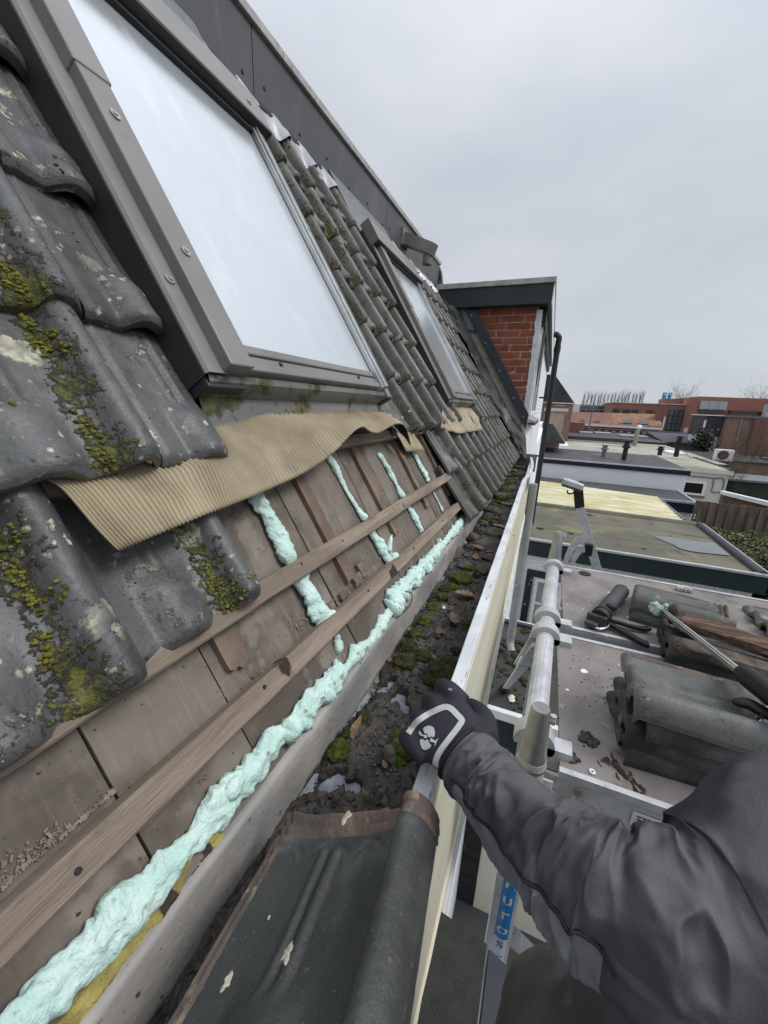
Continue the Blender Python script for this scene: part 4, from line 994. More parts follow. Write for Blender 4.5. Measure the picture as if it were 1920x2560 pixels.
# leaves
def leaf(u, v, L, W, ang, tilt, m_, lab, curl=.25, lobes=True, h=.012, roll=0.0):
    L *= .8; W *= .8
    p = atz(u, v, FZ + .035); p.z = muckz(p.x, p.y) + h
    n = 26; rows_ = []
    for i in range(n+1):
        t = i/n
        w = W*(math.sin(math.pi*min(1, t**.8))**.75)*(1 - .25*t)
        if lobes: w *= .62 + .38*abs(math.sin(t*math.pi*4.2 + .4)) + .1*fb((t*4, u, 0), 2, 2)
        if t < .10: w = W*.03
        r_ = []
        for k in (-1, -.55, 0, .55, 1):
            x = k*w*.5; y = (t - .5)*L + (.1*W*abs(k) if lobes else 0)
            z = curl*L*((k*w/W)**2*.5 + .5*(t-.5)**2) + .03*L*fb((t*3, k, u), 2, 2) + (.012*L if k == 0 else 0)
            r_.append(V((x, y, z)))
        rows_.append(r_)
    R_ = Matrix.Rotation(ang, 3, 'Z') @ Matrix.Rotation(tilt, 3, 'X') @ Matrix.Rotation(roll, 3, 'Y')
    mb = MB(); vs = [p + R_ @ q for r_ in rows_ for q in r_]; fs = []
    for i in range(n):
        for k in range(4): a = i*5+k; fs.append((a, a+1, a+6, a+5))
    N_ = len(vs); vs += [q + V((0, 0, -.0012)) for q in vs]; fs += [tuple(N_+i for i in f[::-1]) for f in fs]
    mb.add(vs, fs)
    obj('oak_leaf' if lobes else 'leaf', mb, M_[m_], None, lab, 'leaf', 'dead leaves in the gutter', smooth=180)
leaf(1165, 1488, .115, .085, 1.9, .15, 'leaf_pale', 'large tan oak leaf lying flat beside the bright moss clump', h=.02)
leaf(890, 1830, .085, .034, -.35, .9, 'leaf_pale', 'pale narrow leaf standing upright by the round moss cushion', lobes=False, curl=.1, h=.03)
leaf(1135, 1555, .10, .075, .4, .1, 'leaf_dark', 'dark curled oak leaf below the large tan one', curl=.5, h=.02)
leaf(1103, 1582, .060, .05, 2.6, .1, 'leaf', 'small orange brown oak leaf below the dark one', h=.014)
leaf(1078, 1637, .060, .022, 1.3, .1, 'leaf', 'thin reddish leaf on the muck above the wet patches', lobes=False)
leaf(975, 1640, .03, .025, .3, .1, 'leaf', 'tiny reddish leaf fragment near the kerb')
leaf(990, 1870, .060, .04, .1, .8, 'leaf_dark', 'brown leaf tucked under the glove fingers', lobes=False, curl=.2)
leaf(962, 1905, .028, .02, .8, .2, 'leaf', 'small rusty leaf fragment left of the glove')
leaf(1165, 1346, .045, .035, .5, .4, 'zinc_bright', 'small pale yellowish leaf near the far kerb')
leaf(1195, 1372, .12, .07, 1.3, .1, 'leaf', 'long brown oak leaf in the middle of the gutter')
leaf(1190, 1390, .09, .07, .2, .1, 'leaf', 'brown oak leaf overlapping the long one')
leaf(1225, 1378, .08, .06, 2.4, .1, 'leaf_dark', 'dark oak leaf near the gutter front')
leaf(1222, 1350, .09, .06, 1.0, .2, 'leaf', 'orange brown leaf above the dark oak leaf')
leaf(1250, 1320, .13, .09, 1.4, .1, 'leaf_pale', 'tan leaf where the gutter narrows in view')
leaf(1272, 1266, .16, .11, 1.7, .1, 'leaf_pale', 'pale pointed leaf beside the long bright moss patch')
leaf(1302, 1172, .26, .15, 1.5, .1, 'leaf_pale', 'pale leaf near the gutter end')
leaf(1285, 1180, .2, .12, .5, .1, 'leaf', 'brown leaf near the gutter end beside the pale one')
# shards of tile and stone
def shard(u, v, r, m_, lab, flat=.45):
    p = atz(u, v, FZ + .03); p.z = muckz(p.x, p.y) + r*flat*.35
    mb = MB(); mb.blob(p, (r, r*1.2, r*flat), 9, 6, .45, .9/r, u*.1)
    obj('stone', mb, M_[m_], None, lab, 'stone', 'stones and shards in the gutter', smooth=30)
shard(1185, 1345, .040, 'shard', 'grey brown rounded stone next to the small yellow leaf', .7)
shard(1135, 1378, .055, 'shard', 'brown clod against the far kerb', .7)
shard(1160, 1412, .040, 'shard', 'flat dark stone above the widest moss patch')
shard(1128, 1405, .035, 'shard', 'flat brown shard by the kerb clod')
shard(1250, 1245, .07, 'shard', 'dark flat stone between the two bright moss patches')
shard(1232, 1280, .06, 'shard', 'brown stone under the far tile noses')
shard(1232, 1395, .05, 'shard', 'pointed dark stone at the gutter front')
shard(980, 1885, .022, 'shard', 'small round stone under the glove', .8)
shard(968, 1882, .010, 'white_brick', 'tiny white pebble left of the glove', .6)
shard(1110, 1515, .008, 'white_brick', 'tiny white pebble beside the bright moss clump', .8)
shard(970, 1700, .012, 'white_brick', 'pale pebble at the edge of the wet patch', .5)
for i, (u, v) in enumerate(((1205, 1305), (1255, 1290), (1275, 1245), (1290, 1200), (1265, 1300), (1240, 1335), (1210, 1420), (1280, 1225), (1300, 1190), (1270, 1190), (1215, 1360))):
    shard(u + 3, v, .05 + .02*(i % 3), 'shard', 'dark brown shard half sunk in the far gutter muck', .35)

# the loose tile lying across the gutter in the foreground
GS = .635
T_loose = tile_mesh('loose_roof_tile', [M_['tile_loose'], M_['tile_clay']], 80, 84, 9.3, clayhead=True, rel=.82, rw=.029, rk=1.15)
GS = .7
HL = V((-.362, .510, -.797)); uu = V((.268, .051, .11)).normalized(); dn = V((-.020, -.325, .03)); dn = (dn - uu*dn.dot(uu)).normalized()
vv = -dn; nn = uu.cross(vv).normalized()
HL *= .935; o = HL + dn*.40
LT = inst('loose_roof_tile', T_loose, frame(o, uu, vv, nn), None, 'loose dark grey roof tile lying across the gutter in the foreground', 'roof tile')
for (a_, b_, r_) in ((.274, .225, .008), (.205, .085, .0075), (.125, .080, .0065), (.10, .20, .003)):
    k_ = .635/.7; p = o + uu*(a_*k_) + vv*(b_*k_) + nn*(tile_h(a_, b_, 9.3, .82, .029, 1.15)*k_ + .0004)
    mb = MB(); mb.blob(p, (r_*.7, r_*1.2, .0012), 22, 7, .9, 160, a_*50); obj('lichen_crust', mb, M_['lichen'], LT, smooth=180)
GS = 1.0
# ================================================================== scaffold and what lies on it
AL = M_['alu']
PZ = -.70
scf = empty('scaffold_tower', (.085, 1.28, -5.2), 'aluminium scaffold tower end beside the gutter with a blue and white sticker', 'scaffold')
SN, SF = V((.062, .70, 0)), V((.108, 1.85, 0))
def standard(p, zt, nm):
    mb = MB(); mb.cyl((p.x, p.y, -5.18), (p.x, p.y, zt - .17), .0255, 24); return obj('standard', mb, AL, scf, smooth=40)
def spigot(p, zt):
    mb = MB(); mb.tube([(p.x, p.y, zt - .17), (p.x, p.y, zt - .14), (p.x, p.y, zt - .139), (p.x, p.y, zt - .004), (p.x, p.y, zt)], [.0255, .0255, .0275, .0185, .0165], 28)
    mb.cyl((p.x, p.y, zt - .135), (p.x, p.y, zt - .130), .0285, 28)
    o = obj('spigot', mb, M_['steel'], scf, smooth=40)
    q = MB(); q.cyl((p.x + .016, p.y, zt - .02), (p.x + .028, p.y, zt - .02), .007, 10); q.cyl((p.x + .024, p.y, zt - .028), (p.x + .024, p.y, zt - .010), .006, 8); obj('pin', q, AL, o, smooth=40)
standard(SN, -.553, ''); standard(SF, -.525, ''); spigot(SN, -.553); spigot(SF, -.525)
def fluted(a, b, r, nf=12, seg=96):
    """tube with shallow longitudinal grooves"""
    a, b = V(a), V(b); d = (b-a).normalized(); sd = d.cross(V((0, 0, 1))).normalized(); u = sd.cross(d)
    vs = []
    for p in (a, b):
        for k in range(seg):
            t = 2*math.pi*k/seg; rr = r - .0011*(1 if (k % (seg//nf)) == 0 else 0)
            vs.append(p + sd*math.cos(t)*rr + u*math.sin(t)*rr)
    fs = [(k, seg+k, seg+(k+1) % seg, (k+1) % seg) for k in range(seg)] + [tuple(range(seg)), tuple(range(seg, 2*seg))[::-1]]
    return MB().add(vs, fs)
for dz in (0, -.5, -1.0, -1.5, -2.0):
    obj('rung', fluted(SN + V((.001, .02, PZ + .012 + dz)), SF + V((-.001, -.02, PZ + .012 + dz)), .0255), AL, scf, smooth=20)
# weld collars
for p in (SN, SF):
    mb = MB(); mb.cyl((p.x, p.y, PZ - .03), (p.x, p.y, PZ + .03), .0268, 24); obj('collar', mb, AL, scf, smooth=40)
# diagonal brace low down and ledgers seen under the deck
mb = MB(); a = aty(1283, 2342, .74); b = aty(1375, 2432, .86); mb.cyl(a, a + (b-a)*4, .020, 20); obj('brace', mb, AL, scf, smooth=40)
mb = MB(); mb.cyl((.10, .98, -1.00), (2.4, .98, -1.25), .019, 16); obj('brace', mb, AL, scf, smooth=40)
mb = MB(); mb.cyl((.09, 1.05, -1.14), (2.4, 1.06, -1.14), .019, 16); obj('ledger', mb, AL, scf, smooth=40)
# sticker with stacked letters
def text_mb(s, size, font_scale=1.0):
    cu = bpy.data.curves.new('t', 'FONT'); cu.body = s; cu.size = size; cu.align_x = 'CENTER'; cu.resolution_u = 3
    try: cu.offset = size*.012
    except Exception: pass
    t = bpy.data.objects.new('t', cu); COL.objects.link(t)
    bpy.context.view_layer.update()
    me = bpy.data.meshes.new_from_object(t.evaluated_get(bpy.context.evaluated_depsgraph_get()))
    vs = [v.co.copy() for v in me.vertices]; fs = [tuple(p.vertices) for p in me.polygons]
    bpy.data.objects.remove(t); bpy.data.curves.remove(cu); bpy.data.meshes.remove(me)
    return vs, fs
def az(p): return math.atan2(-p.y, -p.x)
face = math.atan2(-SN.y*1.0, -SN.x - .05) + .18
zs = [aty(1278, 2205, .70).z, aty(1262, 2315, .70).z, aty(1232, 2430, .70).z]
def wrapped(z0, z1, r, half, m_, nm, par):
    mb = MB(); mb.grid(lambda a, b: (SN.x + r*math.cos(face - half + 2*half*a), SN.y + r*math.sin(face - half + 2*half*a), lerp(z0, z1, b)), 16, 2)
    return obj(nm, mb, m_, par, smooth=180)
stk = wrapped(zs[2] - .35, zs[1], .0259, .62, M_['white_sticker'], 'sticker', scf)
stb = wrapped(zs[1] - .004, zs[0] + .06, .0260, .62, M_['blue_sticker'], 'sticker', scf)
Lh = (zs[0] - zs[1])/3.0
for i, chx in enumerate('Euroscaffold'):
    vs, fs = text_mb(chx, Lh*1.02)
    zc = zs[0] + Lh*.5 - i*Lh + Lh*.0
    mb = MB(); mb.add([(SN.x + .0264*math.cos(face - p.x/.0264*-1.0), SN.y + .0264*math.sin(face - p.x/.0264*-1.0), zc + p.y - Lh*.2) for p in vs], fs)
    obj('letter', mb, M_['white_sticker'] if i < 4 else M_['blue_sticker'], scf)
# claws hooking the decks on the rung
def claw(y):
    t = (y - SN.y)/(SF.y - SN.y); c = SN.lerp(SF, t) + V((0, 0, PZ + .012))
    mb = MB(); n = 16; vs = []; w = .019
    for s in (-w, w):
        for i in range(n+1):
            a = math.radians(-25 + 215*i/n)
            for r in (.0262, .0262 + (.016 if i % n else .012)):
                vs.append(c + V((math.cos(a)*r, s, math.sin(a)*r)))
    m2 = 2*(n+1); fs = []
    for i in range(n):
        a = 2*i
        fs += [(a, a+1, a+3, a+2), (m2+a+2, m2+a+3, m2+a+1, m2+a), (a+1, m2+a+1, m2+a+3, a+3), (a, a+2, m2+a+2, m2+a)]
    fs += [(0, m2, m2+1, 1), (2*n+1, m2+2*n+1, m2+2*n, 2*n)]
    mb.add(vs, fs); mb.box(c.x + .026, c.x + .075, c.y - w, c.y + w, c.z - .045, c.z + .006)
    return mb
def deck(name, y0, y1, x0, x1, lab, claws):
    d = empty(name, (x0, (y0+y1)/2, PZ - .07), lab, 'scaffold deck')
    mb = MB().box(x0, x1, y0 + .014, y1 - .014, PZ - .012, PZ); obj('deck_panel', mb, M_['ply'], d)
    for ya, yb in ((y0, y0 + .0135), (y1 - .0135, y1)):
        mb = MB().box(x0 - .002, x1, ya, yb, PZ - .014, PZ + .004).box(x0, x1, ya + .002, yb - .002, PZ - .085, PZ - .0145); obj('side_rail', mb, AL, d, bev=.001)
    for yc in claws: obj('claw', claw(yc), M_['steel'] if False else AL, d, smooth=40)
    return d
d2 = deck('scaffold_deck', .712, 1.262, .118, 2.6, 'near brown plywood scaffold deck with the tall tile stack', (.765, 1.205))
d1 = deck('scaffold_deck', 1.312, 1.900, .140, 2.6, 'far brown plywood scaffold deck with the caulking gun', (1.315, 1.80))
mb = MB().box(.13, 2.6, 1.264, 1.310, PZ - .06, PZ - .045); obj('gap_channel', mb, M_['dark_frame'], d1)
# side label on the near deck
mb = MB(); a0 = .250; mb.box(a0, a0 + .075, .7100, .7112, PZ - .062, PZ - .028)
lb = obj('label', mb, M_['white_sticker'], d2)
for i in range(4):
    q = MB()
    for k in range(7 - i): q.box(a0 + .008 + k*.0085, a0 + .0145 + k*.0085, .7092, .7098, PZ - .036 - i*.0065, PZ - .0335 - i*.0065)
    obj('print', q, M_['rubber'], lb, kind='stuff')
mb = MB().cyl((.155, .708, PZ - .03), (.155, .7115, PZ - .03), .008, 12); obj('bolt', mb, M_['steel'], d2)
mb = MB().box(.082, .108, .703, .707, PZ - .075, PZ - .02); obj('safety_catch', mb, M_['white_sticker'], d2, bev=.003)
mb = MB().box(.128, .142, 1.895, 1.915, PZ - .02, PZ + .03); obj('red_catch', mb, M_['red_plastic'], d1, bev=.004)
mb = MB().cyl((.240, 1.838, PZ), (.240, 1.838, PZ + .004), .024, 28); obj('cap', mb, M_['black_plastic'], d1, smooth=40)
# wet brown stain, nut, soil on the near deck
mb = MB(); rs_ = random.Random(9); zq = lambda a, b, k: atz(1300 + a/3.95, 1680 + b/3.95, PZ + .0008 + k*.00002)
for k in range(60):
    t = rs_.random(); w = rs_.gauss(0, .45); a0_, b0_ = lerp(810, 1190, t) + w*70*(1 - t*.4), lerp(800, 1180, t) - w*75*(1 - t*.4)
    L_ = rs_.uniform(30, 130); h_ = rs_.uniform(4, 14)
    A_, B_ = zq(a0_, b0_, k), zq(a0_ + L_*.68, b0_ + L_*.73, k); n_ = zq(a0_ + h_, b0_ - h_*.8, k) - A_
    mb.add([A_, A_.lerp(B_, .3) + n_, B_, A_.lerp(B_, .6) - n_*.6], [(0, 3, 2, 1)])
obj('water_stain', mb, M_['stain'], d2, kind='stuff')
def crumbs(name, u, v, n, spread, m_, lab, cat, z=PZ, smin=.002, smax=.007, sd=1):
    p = atz(u, v, z); mb = MB(); rn = random.Random(sd)
    for i in range(n):
        q = rn.uniform(smin, smax); mb.blob((p.x + rn.gauss(0, spread), p.y + rn.gauss(0, spread*.8), z + q*.5), (q, q*1.2, q*.7), 7, 5, .5, seed=i*.7)
    obj(name, mb, m_, None, lab, cat, kind='stuff', smooth=60)
crumbs('soil_crumbs', 1468, 1850, 60, .010, M_['muck'], 'crumbs of black soil on the near deck', 'soil')
crumbs('soil_crumbs', 1425, 1893, 30, .007, M_['rotten_dirt'], 'brown crumbs near the front edge of the near deck', 'soil', sd=2)
crumbs('grit', 1480, 1700, 120, .11, M_['rotten_dirt'], 'fine grit scattered over the near deck', 'grit', smin=.0008, smax=.0022, sd=3)
crumbs('grit', 1500, 1520, 160, .14, M_['white_brick'], 'pale grit scattered over the far deck', 'grit', smin=.0007, smax=.002, sd=4)
mb = MB(); p = atz(1480, 1931, PZ); n = 20
mb.tube([p + V((.0045*math.cos(2*math.pi*i/n), .0045*math.sin(2*math.pi*i/n), .002)) for i in range(n+1)], .0022, 8, cap=False); obj('washer', mb, M_['white_paint'], None, 'small white ring lying on the near deck', 'washer', smooth=180)
for (u, v, r, lab) in ((1418, 1725, .0045, 'white paint fleck on the left of the near deck'), (1405, 1770, .002, 'small white speck below the paint fleck on the near deck')):
    mb = MB(); mb.blob(atz(u, v, PZ) + V((0, 0, .0008)), (r, r*.8, .0014), 12, 6, .25, seed=u); obj('paint_fleck', mb, M_['white_paint'], None, lab, 'paint fleck', smooth=180)
# broken white chip on the far deck
mb = MB(); p = atz(1708, 1478, PZ); mb.slab(lambda a, b: p + V((.055*(a-.5) + .01*fb((b, a, 0), 4), .022*(b-.5) + .008*fb((a*3, b, 0), 3), .014 + .008*fb((a*3, b, 2), 3, 2))), 9, 5, (0, 0, -.012)); obj('rubble_chip', mb, M_['mortar'], None, 'pale chip of rubble at the far edge of the far deck', 'rubble', smooth=40)

# ---- removed tiles, stacked
GS = 0.7
T_st = [tile_mesh('stacked_roof_tile', [M_[m], M_['tile_clay']], 44, 44, s, clayhead=(m == 'tile_stack')) for m, s in (('tile_stack', 12.1), ('tile_dark', 13.4), ('tile_stack', 15.2))]
GS = 1.0
def put(me, x, y, z, rot, tilt=0.0, roll=0.0, lab='', grp=None):
    """nose to the left, roll towards the camera"""
    R_ = Matrix.Rotation(rot, 3, 'Z') @ Matrix.Rotation(tilt, 3, 'Y') @ Matrix.Rotation(roll, 3, 'X')
    u, v, n = R_ @ V((0, -1, 0)), R_ @ V((1, 0, 0)), R_ @ V((0, 0, 1))
    inst('stacked_roof_tile', me, frame((x, y, z), u, v, n), None, lab, 'roof tile', grp)
ga = 'roof tiles stacked on the near deck'
put(T_st[1], .230, 1.000, PZ + .016, .04, lab='bottom roof tile of the tall stack on the near deck', grp=ga)
put(T_st[1], .240, 1.010, PZ + .055, -.03, lab='second lowest roof tile of the tall stack on the near deck', grp=ga)
put(T_st[1], .256, .996, PZ + .093, .03, lab='third roof tile of the tall stack, just under the top one', grp=ga)
put(T_st[0], .243, 1.004, PZ + .131, -.04, .02, lab='top roof tile of the tall stack on the near deck', grp=ga)
gb = 'roof tiles stacked on the far deck'
put(T_st[1], .395, 1.675, PZ + .016, -.20, lab='lower dark roof tile of the pair behind the foam gun tip', grp=gb)
put(T_st[2], .398, 1.682, PZ + .054, -.23, lab='upper lichened roof tile of the pair under the foam gun tip', grp=gb)
put(T_st[1], .425, 1.415, PZ + .017, -.12, lab='dark roof tile under the rotten wood, bottom of its pair', grp=gb)
put(T_st[1], .430, 1.420, PZ + .054, -.14, lab='roof tile directly below the rotten wood plank', grp=gb)
put(T_st[2], .775, 1.765, PZ + .016, -.05, lab='single roof tile at the right edge of the far deck', grp=gb)

# ---- rotten wood
def plank(a, b, w, h, seed, lab, m_='rotten_wood'):
    a, b = V(a), V(b); d = (b-a); L = d.length; d.normalize(); sd = V((-d.y, d.x, 0)).normalized()
    def prof(t, k):
        th = 2*math.pi*k/16; cx_, cz_ = math.cos(th), math.sin(th)
        x = math.copysign(abs(cx_)**.45, cx_)*w/2; z = math.copysign(abs(cz_)**.45, cz_)*h/2
        j = .22*fb((t*L*6, k*.7, seed), 2.0, 3) + .10*fb((t*L*2, k*2.1, seed), 6, 2)
        e = (.35 + .65*sst(0, .05, t))
        return x*(1 + j*.5)*e, z*(1 + j)*e, (.035*fb((k*.8, seed, 0), 1.5, 3) if t < .02 else 0)
    n = 46; vs = []; fs = []
    for i in range(n+1):
        t = i/n; p = a + d*L*t
        for k in range(16):
            x, z, e = prof(t, k); vs.append(p + sd*x + V((0, 0, z)) + d*e)
    for i in range(n):
        for k in range(16): k2 = (k+1) % 16; fs.append((i*16+k, i*16+k2, (i+1)*16+k2, (i+1)*16+k))
    fs += [tuple(range(16))[::-1], tuple(range(n*16, n*16+16))]
    mb = MB().add(vs, fs); obj('rotten_plank', mb, M_[m_], None, lab, 'wood', smooth=40)
plank(atz(1695, 1545, PZ + .11), atz(2010, 1650, PZ + .11), .085, .030, 1.0, 'splintered brown rotten plank on top of the tiles, far deck')
plank(atz(1690, 1610, PZ + .098), atz(2000, 1700, PZ + .09), .06, .028, 2.0, 'dirt caked rotten plank below the splintered one', 'rotten_dirt')
mb = MB(); mb.blob(atz(1683, 1535, PZ + .112), (.014, .022, .034), 14, 10, .4, 30, 3.0); obj('rotten_plank', mb, M_['rotten_dirt'], None, 'dark jagged wood chunk standing against the splintered plank', 'wood', smooth=40)

# ---- foam gun
fg = empty('foam_gun', tuple(atz(1760, 1610, PZ + .10)), 'foam gun with a bright barrel and foam crusted tip on the tiles', 'foam gun')
g0, g1 = atz(1652, 1521, PZ + .115), atz(1860, 1684, PZ + .175); gd = (g1-g0).normalized()
mb = MB().cyl(g0, g1, .0062, 16); obj('barrel', mb, M_['chrome'], fg, smooth=40)
mb = MB().cyl(g0 + V((.004, 0, -.011)), g1 + V((.002, 0, -.011)), .003, 10); obj('needle_rod', mb, M_['steel'], fg, smooth=40)
mb = MB(); rn = random.Random(4)
for i in range(16): mb.blob(g0 + V((rn.gauss(-.010, .014), rn.gauss(.004, .009), rn.gauss(.0, .006))), rn.uniform(.006, .013), 9, 7, .5, 60, i*1.3)
obj('foam_crust', mb, M_['foam_old'], fg, smooth=60)
mb = MB()
for i in range(6): mb.blob(atz(1684, 1566, PZ + .075) + V((rn.gauss(0, .010), rn.gauss(0, .006), 0)), rn.uniform(.005, .010), 9, 7, .5, 60, i*1.9)
obj('foam_lump', mb, M_['foam_old'], None, 'small crumb of old foam on the tile below the gun barrel', 'foam', smooth=60)
ge = g1 + gd*.16
mb = MB(); mb.tube([g1 - gd*.006, g1 + gd*.004, g1 + gd*.03, g1 + gd*.08, ge], [.016, .021, .022, .021, .020], 24); obj('body', mb, M_['black_plastic'], fg, smooth=40)
t0 = atz(1895, 1700, PZ + .185); mb = MB(); mb.blob(t0, (.022, .014, .012), 18, 10, .05); obj('valve', mb, M_['black_plastic'], fg, smooth=180)
h0 = atz(1845, 1762, PZ + .15); h1 = atz(1940, 1790, PZ + .155)
mb = MB(); mb.tube(crom([tuple(h0 + V((-.006, .004, 0))), tuple(h0.lerp(h1, .3) + V((0, .008, .004))), tuple(h0.lerp(h1, .7)), tuple(h1)], 5), [.006, .009, .011, .012, .013, .013, .014, .014, .014, .014, .014, .014, .015, .015, .015, .016][:16], 14, squash=(1, .7)); obj('trigger', mb, M_['black_plastic'], fg, smooth=60)
q = [atz(1852 + a, 1795 + b, PZ + .15) for a, b in ((4, 2), (14, 12), (30, 14), (46, 4), (60, -14), (72, -36))]
mb = MB(); mb.tube(crom([tuple(p) for p in q], 5), .0045, 10); obj('trigger_hook', mb, M_['chrome'], fg, smooth=180)

# ---- caulking gun
cg = empty('caulking_gun', (.31, 1.55, PZ), 'dirty grey caulking gun with black handles on the far deck', 'caulking gun')
ca, cb = atz(1553, 1478, PZ + .031), atz(1498, 1545, PZ + .031); cd = (cb-ca).normalized()
mb = MB(); n = 26; sd = cd.cross(V((0, 0, 1))).normalized(); up = V((0, 0, 1)); L = (cb-ca).length
def shell(a, b):
    th = 2*math.pi*a; r = .027 + .0008*fb((a*6, b*4, 0), 3, 2); p = ca + cd*L*b
    return p + sd*math.cos(th)*r + up*math.sin(th)*r
mb.grid(shell, 33, 14); mb.cyl(ca - cd*.002, ca + cd*.002, .0272, 28); obj('barrel', mb, M_['gun_grey'], cg, smooth=40)
mb = MB(); c_ = ca + cd*L*.80 + sd*-.012; mb.blob(c_ + V((.006, .004, .024)), (.019, .013, .012), 14, 9, .05); obj('barrel_slot', mb, M_['rubber'], cg, smooth=60)
for t, r in ((.86, .0295), (.98, .0305)):
    mb = MB(); p = ca + cd*L*t; mb.cyl(p, p + cd*.012, r, 28); obj('barrel_ring', mb, M_['black_plastic'], cg, smooth=40)
e = ca - cd*.002 + V((0, 0, .012)); mb = MB(); mb.tube(crom([tuple(e), tuple(e - cd*.022), tuple(e - cd*.028 + V((.006, 0, .004))), tuple(e - cd*.020 + V((.010, 0, .006)))], 4), .0035, 8); obj('rod_hook', mb, M_['steel'], cg, smooth=180)
mb = MB(); p = cb + cd*.012; mb.obox(p + V((-.004, 0, -.004)), sd*.030, cd*.010, up*.020); mb.obox(p + cd*.018 + V((-.012, 0, -.012)), sd*.020, cd*.014, up*.008); obj('head_block', mb, M_['gun_grey'], cg, bev=.004)
q = [atz(1484 + a, 1562 + b, PZ + .016) for a, b in ((-2, -6), (2, 4), (14, 10), (30, 8), (38, 0), (30, -10))]
mb = MB(); mb.tube(crom([tuple(p) for p in q], 5), .004, 10); obj('trigger_wire', mb, M_['chrome'], cg, smooth=180)
def handle(pts, ws, nm):
    C = crom([tuple(p) for p in pts], 5); n = len(C); mb = MB(); vs = []; fs = []
    for i, p in enumerate(C):
        d = (C[min(i+1, n-1)] - C[max(i-1, 0)]).normalized(); s2 = d.cross(up).normalized(); w = lerp(ws[0], ws[1], i/(n-1))
        for (a, b) in ((-1, -.6), (1, -.6), (1, .6), (-1, .6)): vs.append(p + s2*a*w + up*b*.010)
    for i in range(n-1):
        for k in range(4): k2 = (k+1) % 4; fs.append((i*4+k, (i+1)*4+k, (i+1)*4+k2, i*4+k2))
    fs += [(0, 1, 2, 3), (n*4-1, n*4-2, n*4-3, n*4-4)]; mb.add(vs, fs); obj(nm, mb, M_['black_plastic'], cg, bev=.002)
handle([atz(u, v, PZ + .014) for u, v in ((1512, 1548), (1545, 1556), (1585, 1568), (1612, 1572), (1622, 1570))], (.006, .010), 'trigger_lever')
handle([atz(u, v, PZ + .014) for u, v in ((1515, 1556), (1545, 1572), (1580, 1592), (1608, 1608), (1622, 1612))], (.008, .012), 'grip')

# ---- aluminium stay with black collar standing behind the far deck
st = empty('folding_stay', (.36, 2.2, -.95), 'aluminium stay with a black collar and silver head behind the far deck', 'ladder stay')
a, b, c_ = aty(1446, 1222, 2.2), aty(1450, 1270, 2.2), aty(1494, 1428, 2.2); dd = (c_-b).normalized(); sx = V((dd.z, 0, -dd.x)).normalized()
mb = MB(); mb.obox((b + c_)/2 + dd*.06, dd*((c_-b).length/2 + .07), sx*.021, (0, .012, 0)); obj('profile', mb, AL, st, bev=.002)
mb = MB(); mb.obox(b.lerp(c_, .5) + sx*.0225, dd*((c_-b).length/2 + .05), sx*.0012, (0, .0125, 0)); obj('red_edge', mb, M_['red_plastic'], st) if False else None
mb = MB(); mb.obox(aty(1447, 1245, 2.2), (a-b).normalized()*.050, sx*.023, (0, .016, 0)); obj('collar', mb, M_['black_plastic'], st, bev=.004)
hd = aty(1431, 1212, 2.2); mb = MB(); mb.obox(hd, (.050, 0, -.012), (0, .030, 0), (.004, 0, .017)); mb.obox(hd + V((-.001, 0, .019)), (.030, 0, -.007), (0, .024, 0), (.001, 0, .003)); obj('head', mb, AL, st, bev=.005)
mb = MB()
for i in range(9): mb.obox(hd + V((-.044 + i*.011, -.031, -.014 - i*.0026 + .012)), (.004, 0, -.001), (0, .003, 0), (.001, 0, .006))
obj('head_teeth', mb, M_['rubber'], st)
p = aty(1424, 1232, 2.2); mb = MB(); mb.tube(crom([tuple(aty(1418, 1226, 2.2)), tuple(aty(1421, 1234, 2.2)), tuple(aty(1432, 1233, 2.2)), tuple(aty(1437, 1228, 2.2))], 4), .004, 8); obj('hook', mb, M_['black_plastic'], st, smooth=180)
for pts in (((1459, 1346), (1445, 1352), (1432, 1368), (1422, 1390), (1416, 1410)), ((1462, 1372), (1450, 1374), (1438, 1388), (1430, 1402), (1424, 1420))):
    C = crom([tuple(aty(u, v, 2.14)) for u, v in pts], 5); mb = MB()
    for i in range(len(C)-1): pass
    n = len(C); vs = []; fs = []
    for i, p in enumerate(C):
        d = (C[min(i+1, n-1)] - C[max(i-1, 0)]).normalized(); s2 = d.cross(V((0, 1, 0))).normalized()
        for (x_, y_) in ((-1, -1), (1, -1), (1, 1), (-1, 1)): vs.append(p + s2*x_*.017 + V((0, y_*.004, 0)))
    for i in range(n-1):
        for k in range(4): k2 = (k+1) % 4; fs.append((i*4+k, (i+1)*4+k, (i+1)*4+k2, i*4+k2))
    fs += [(0, 1, 2, 3), (n*4-1, n*4-2, n*4-3, n*4-4)]; mb.add(vs, fs); obj('curved_arm', mb, AL, st, smooth=30)
mb = MB(); mb.obox(aty(1470, 1374, 2.18), (.020, 0, 0), (0, .016, 0), (0, 0, .030)); obj('hinge', mb, M_['black_plastic'], st, bev=.003)
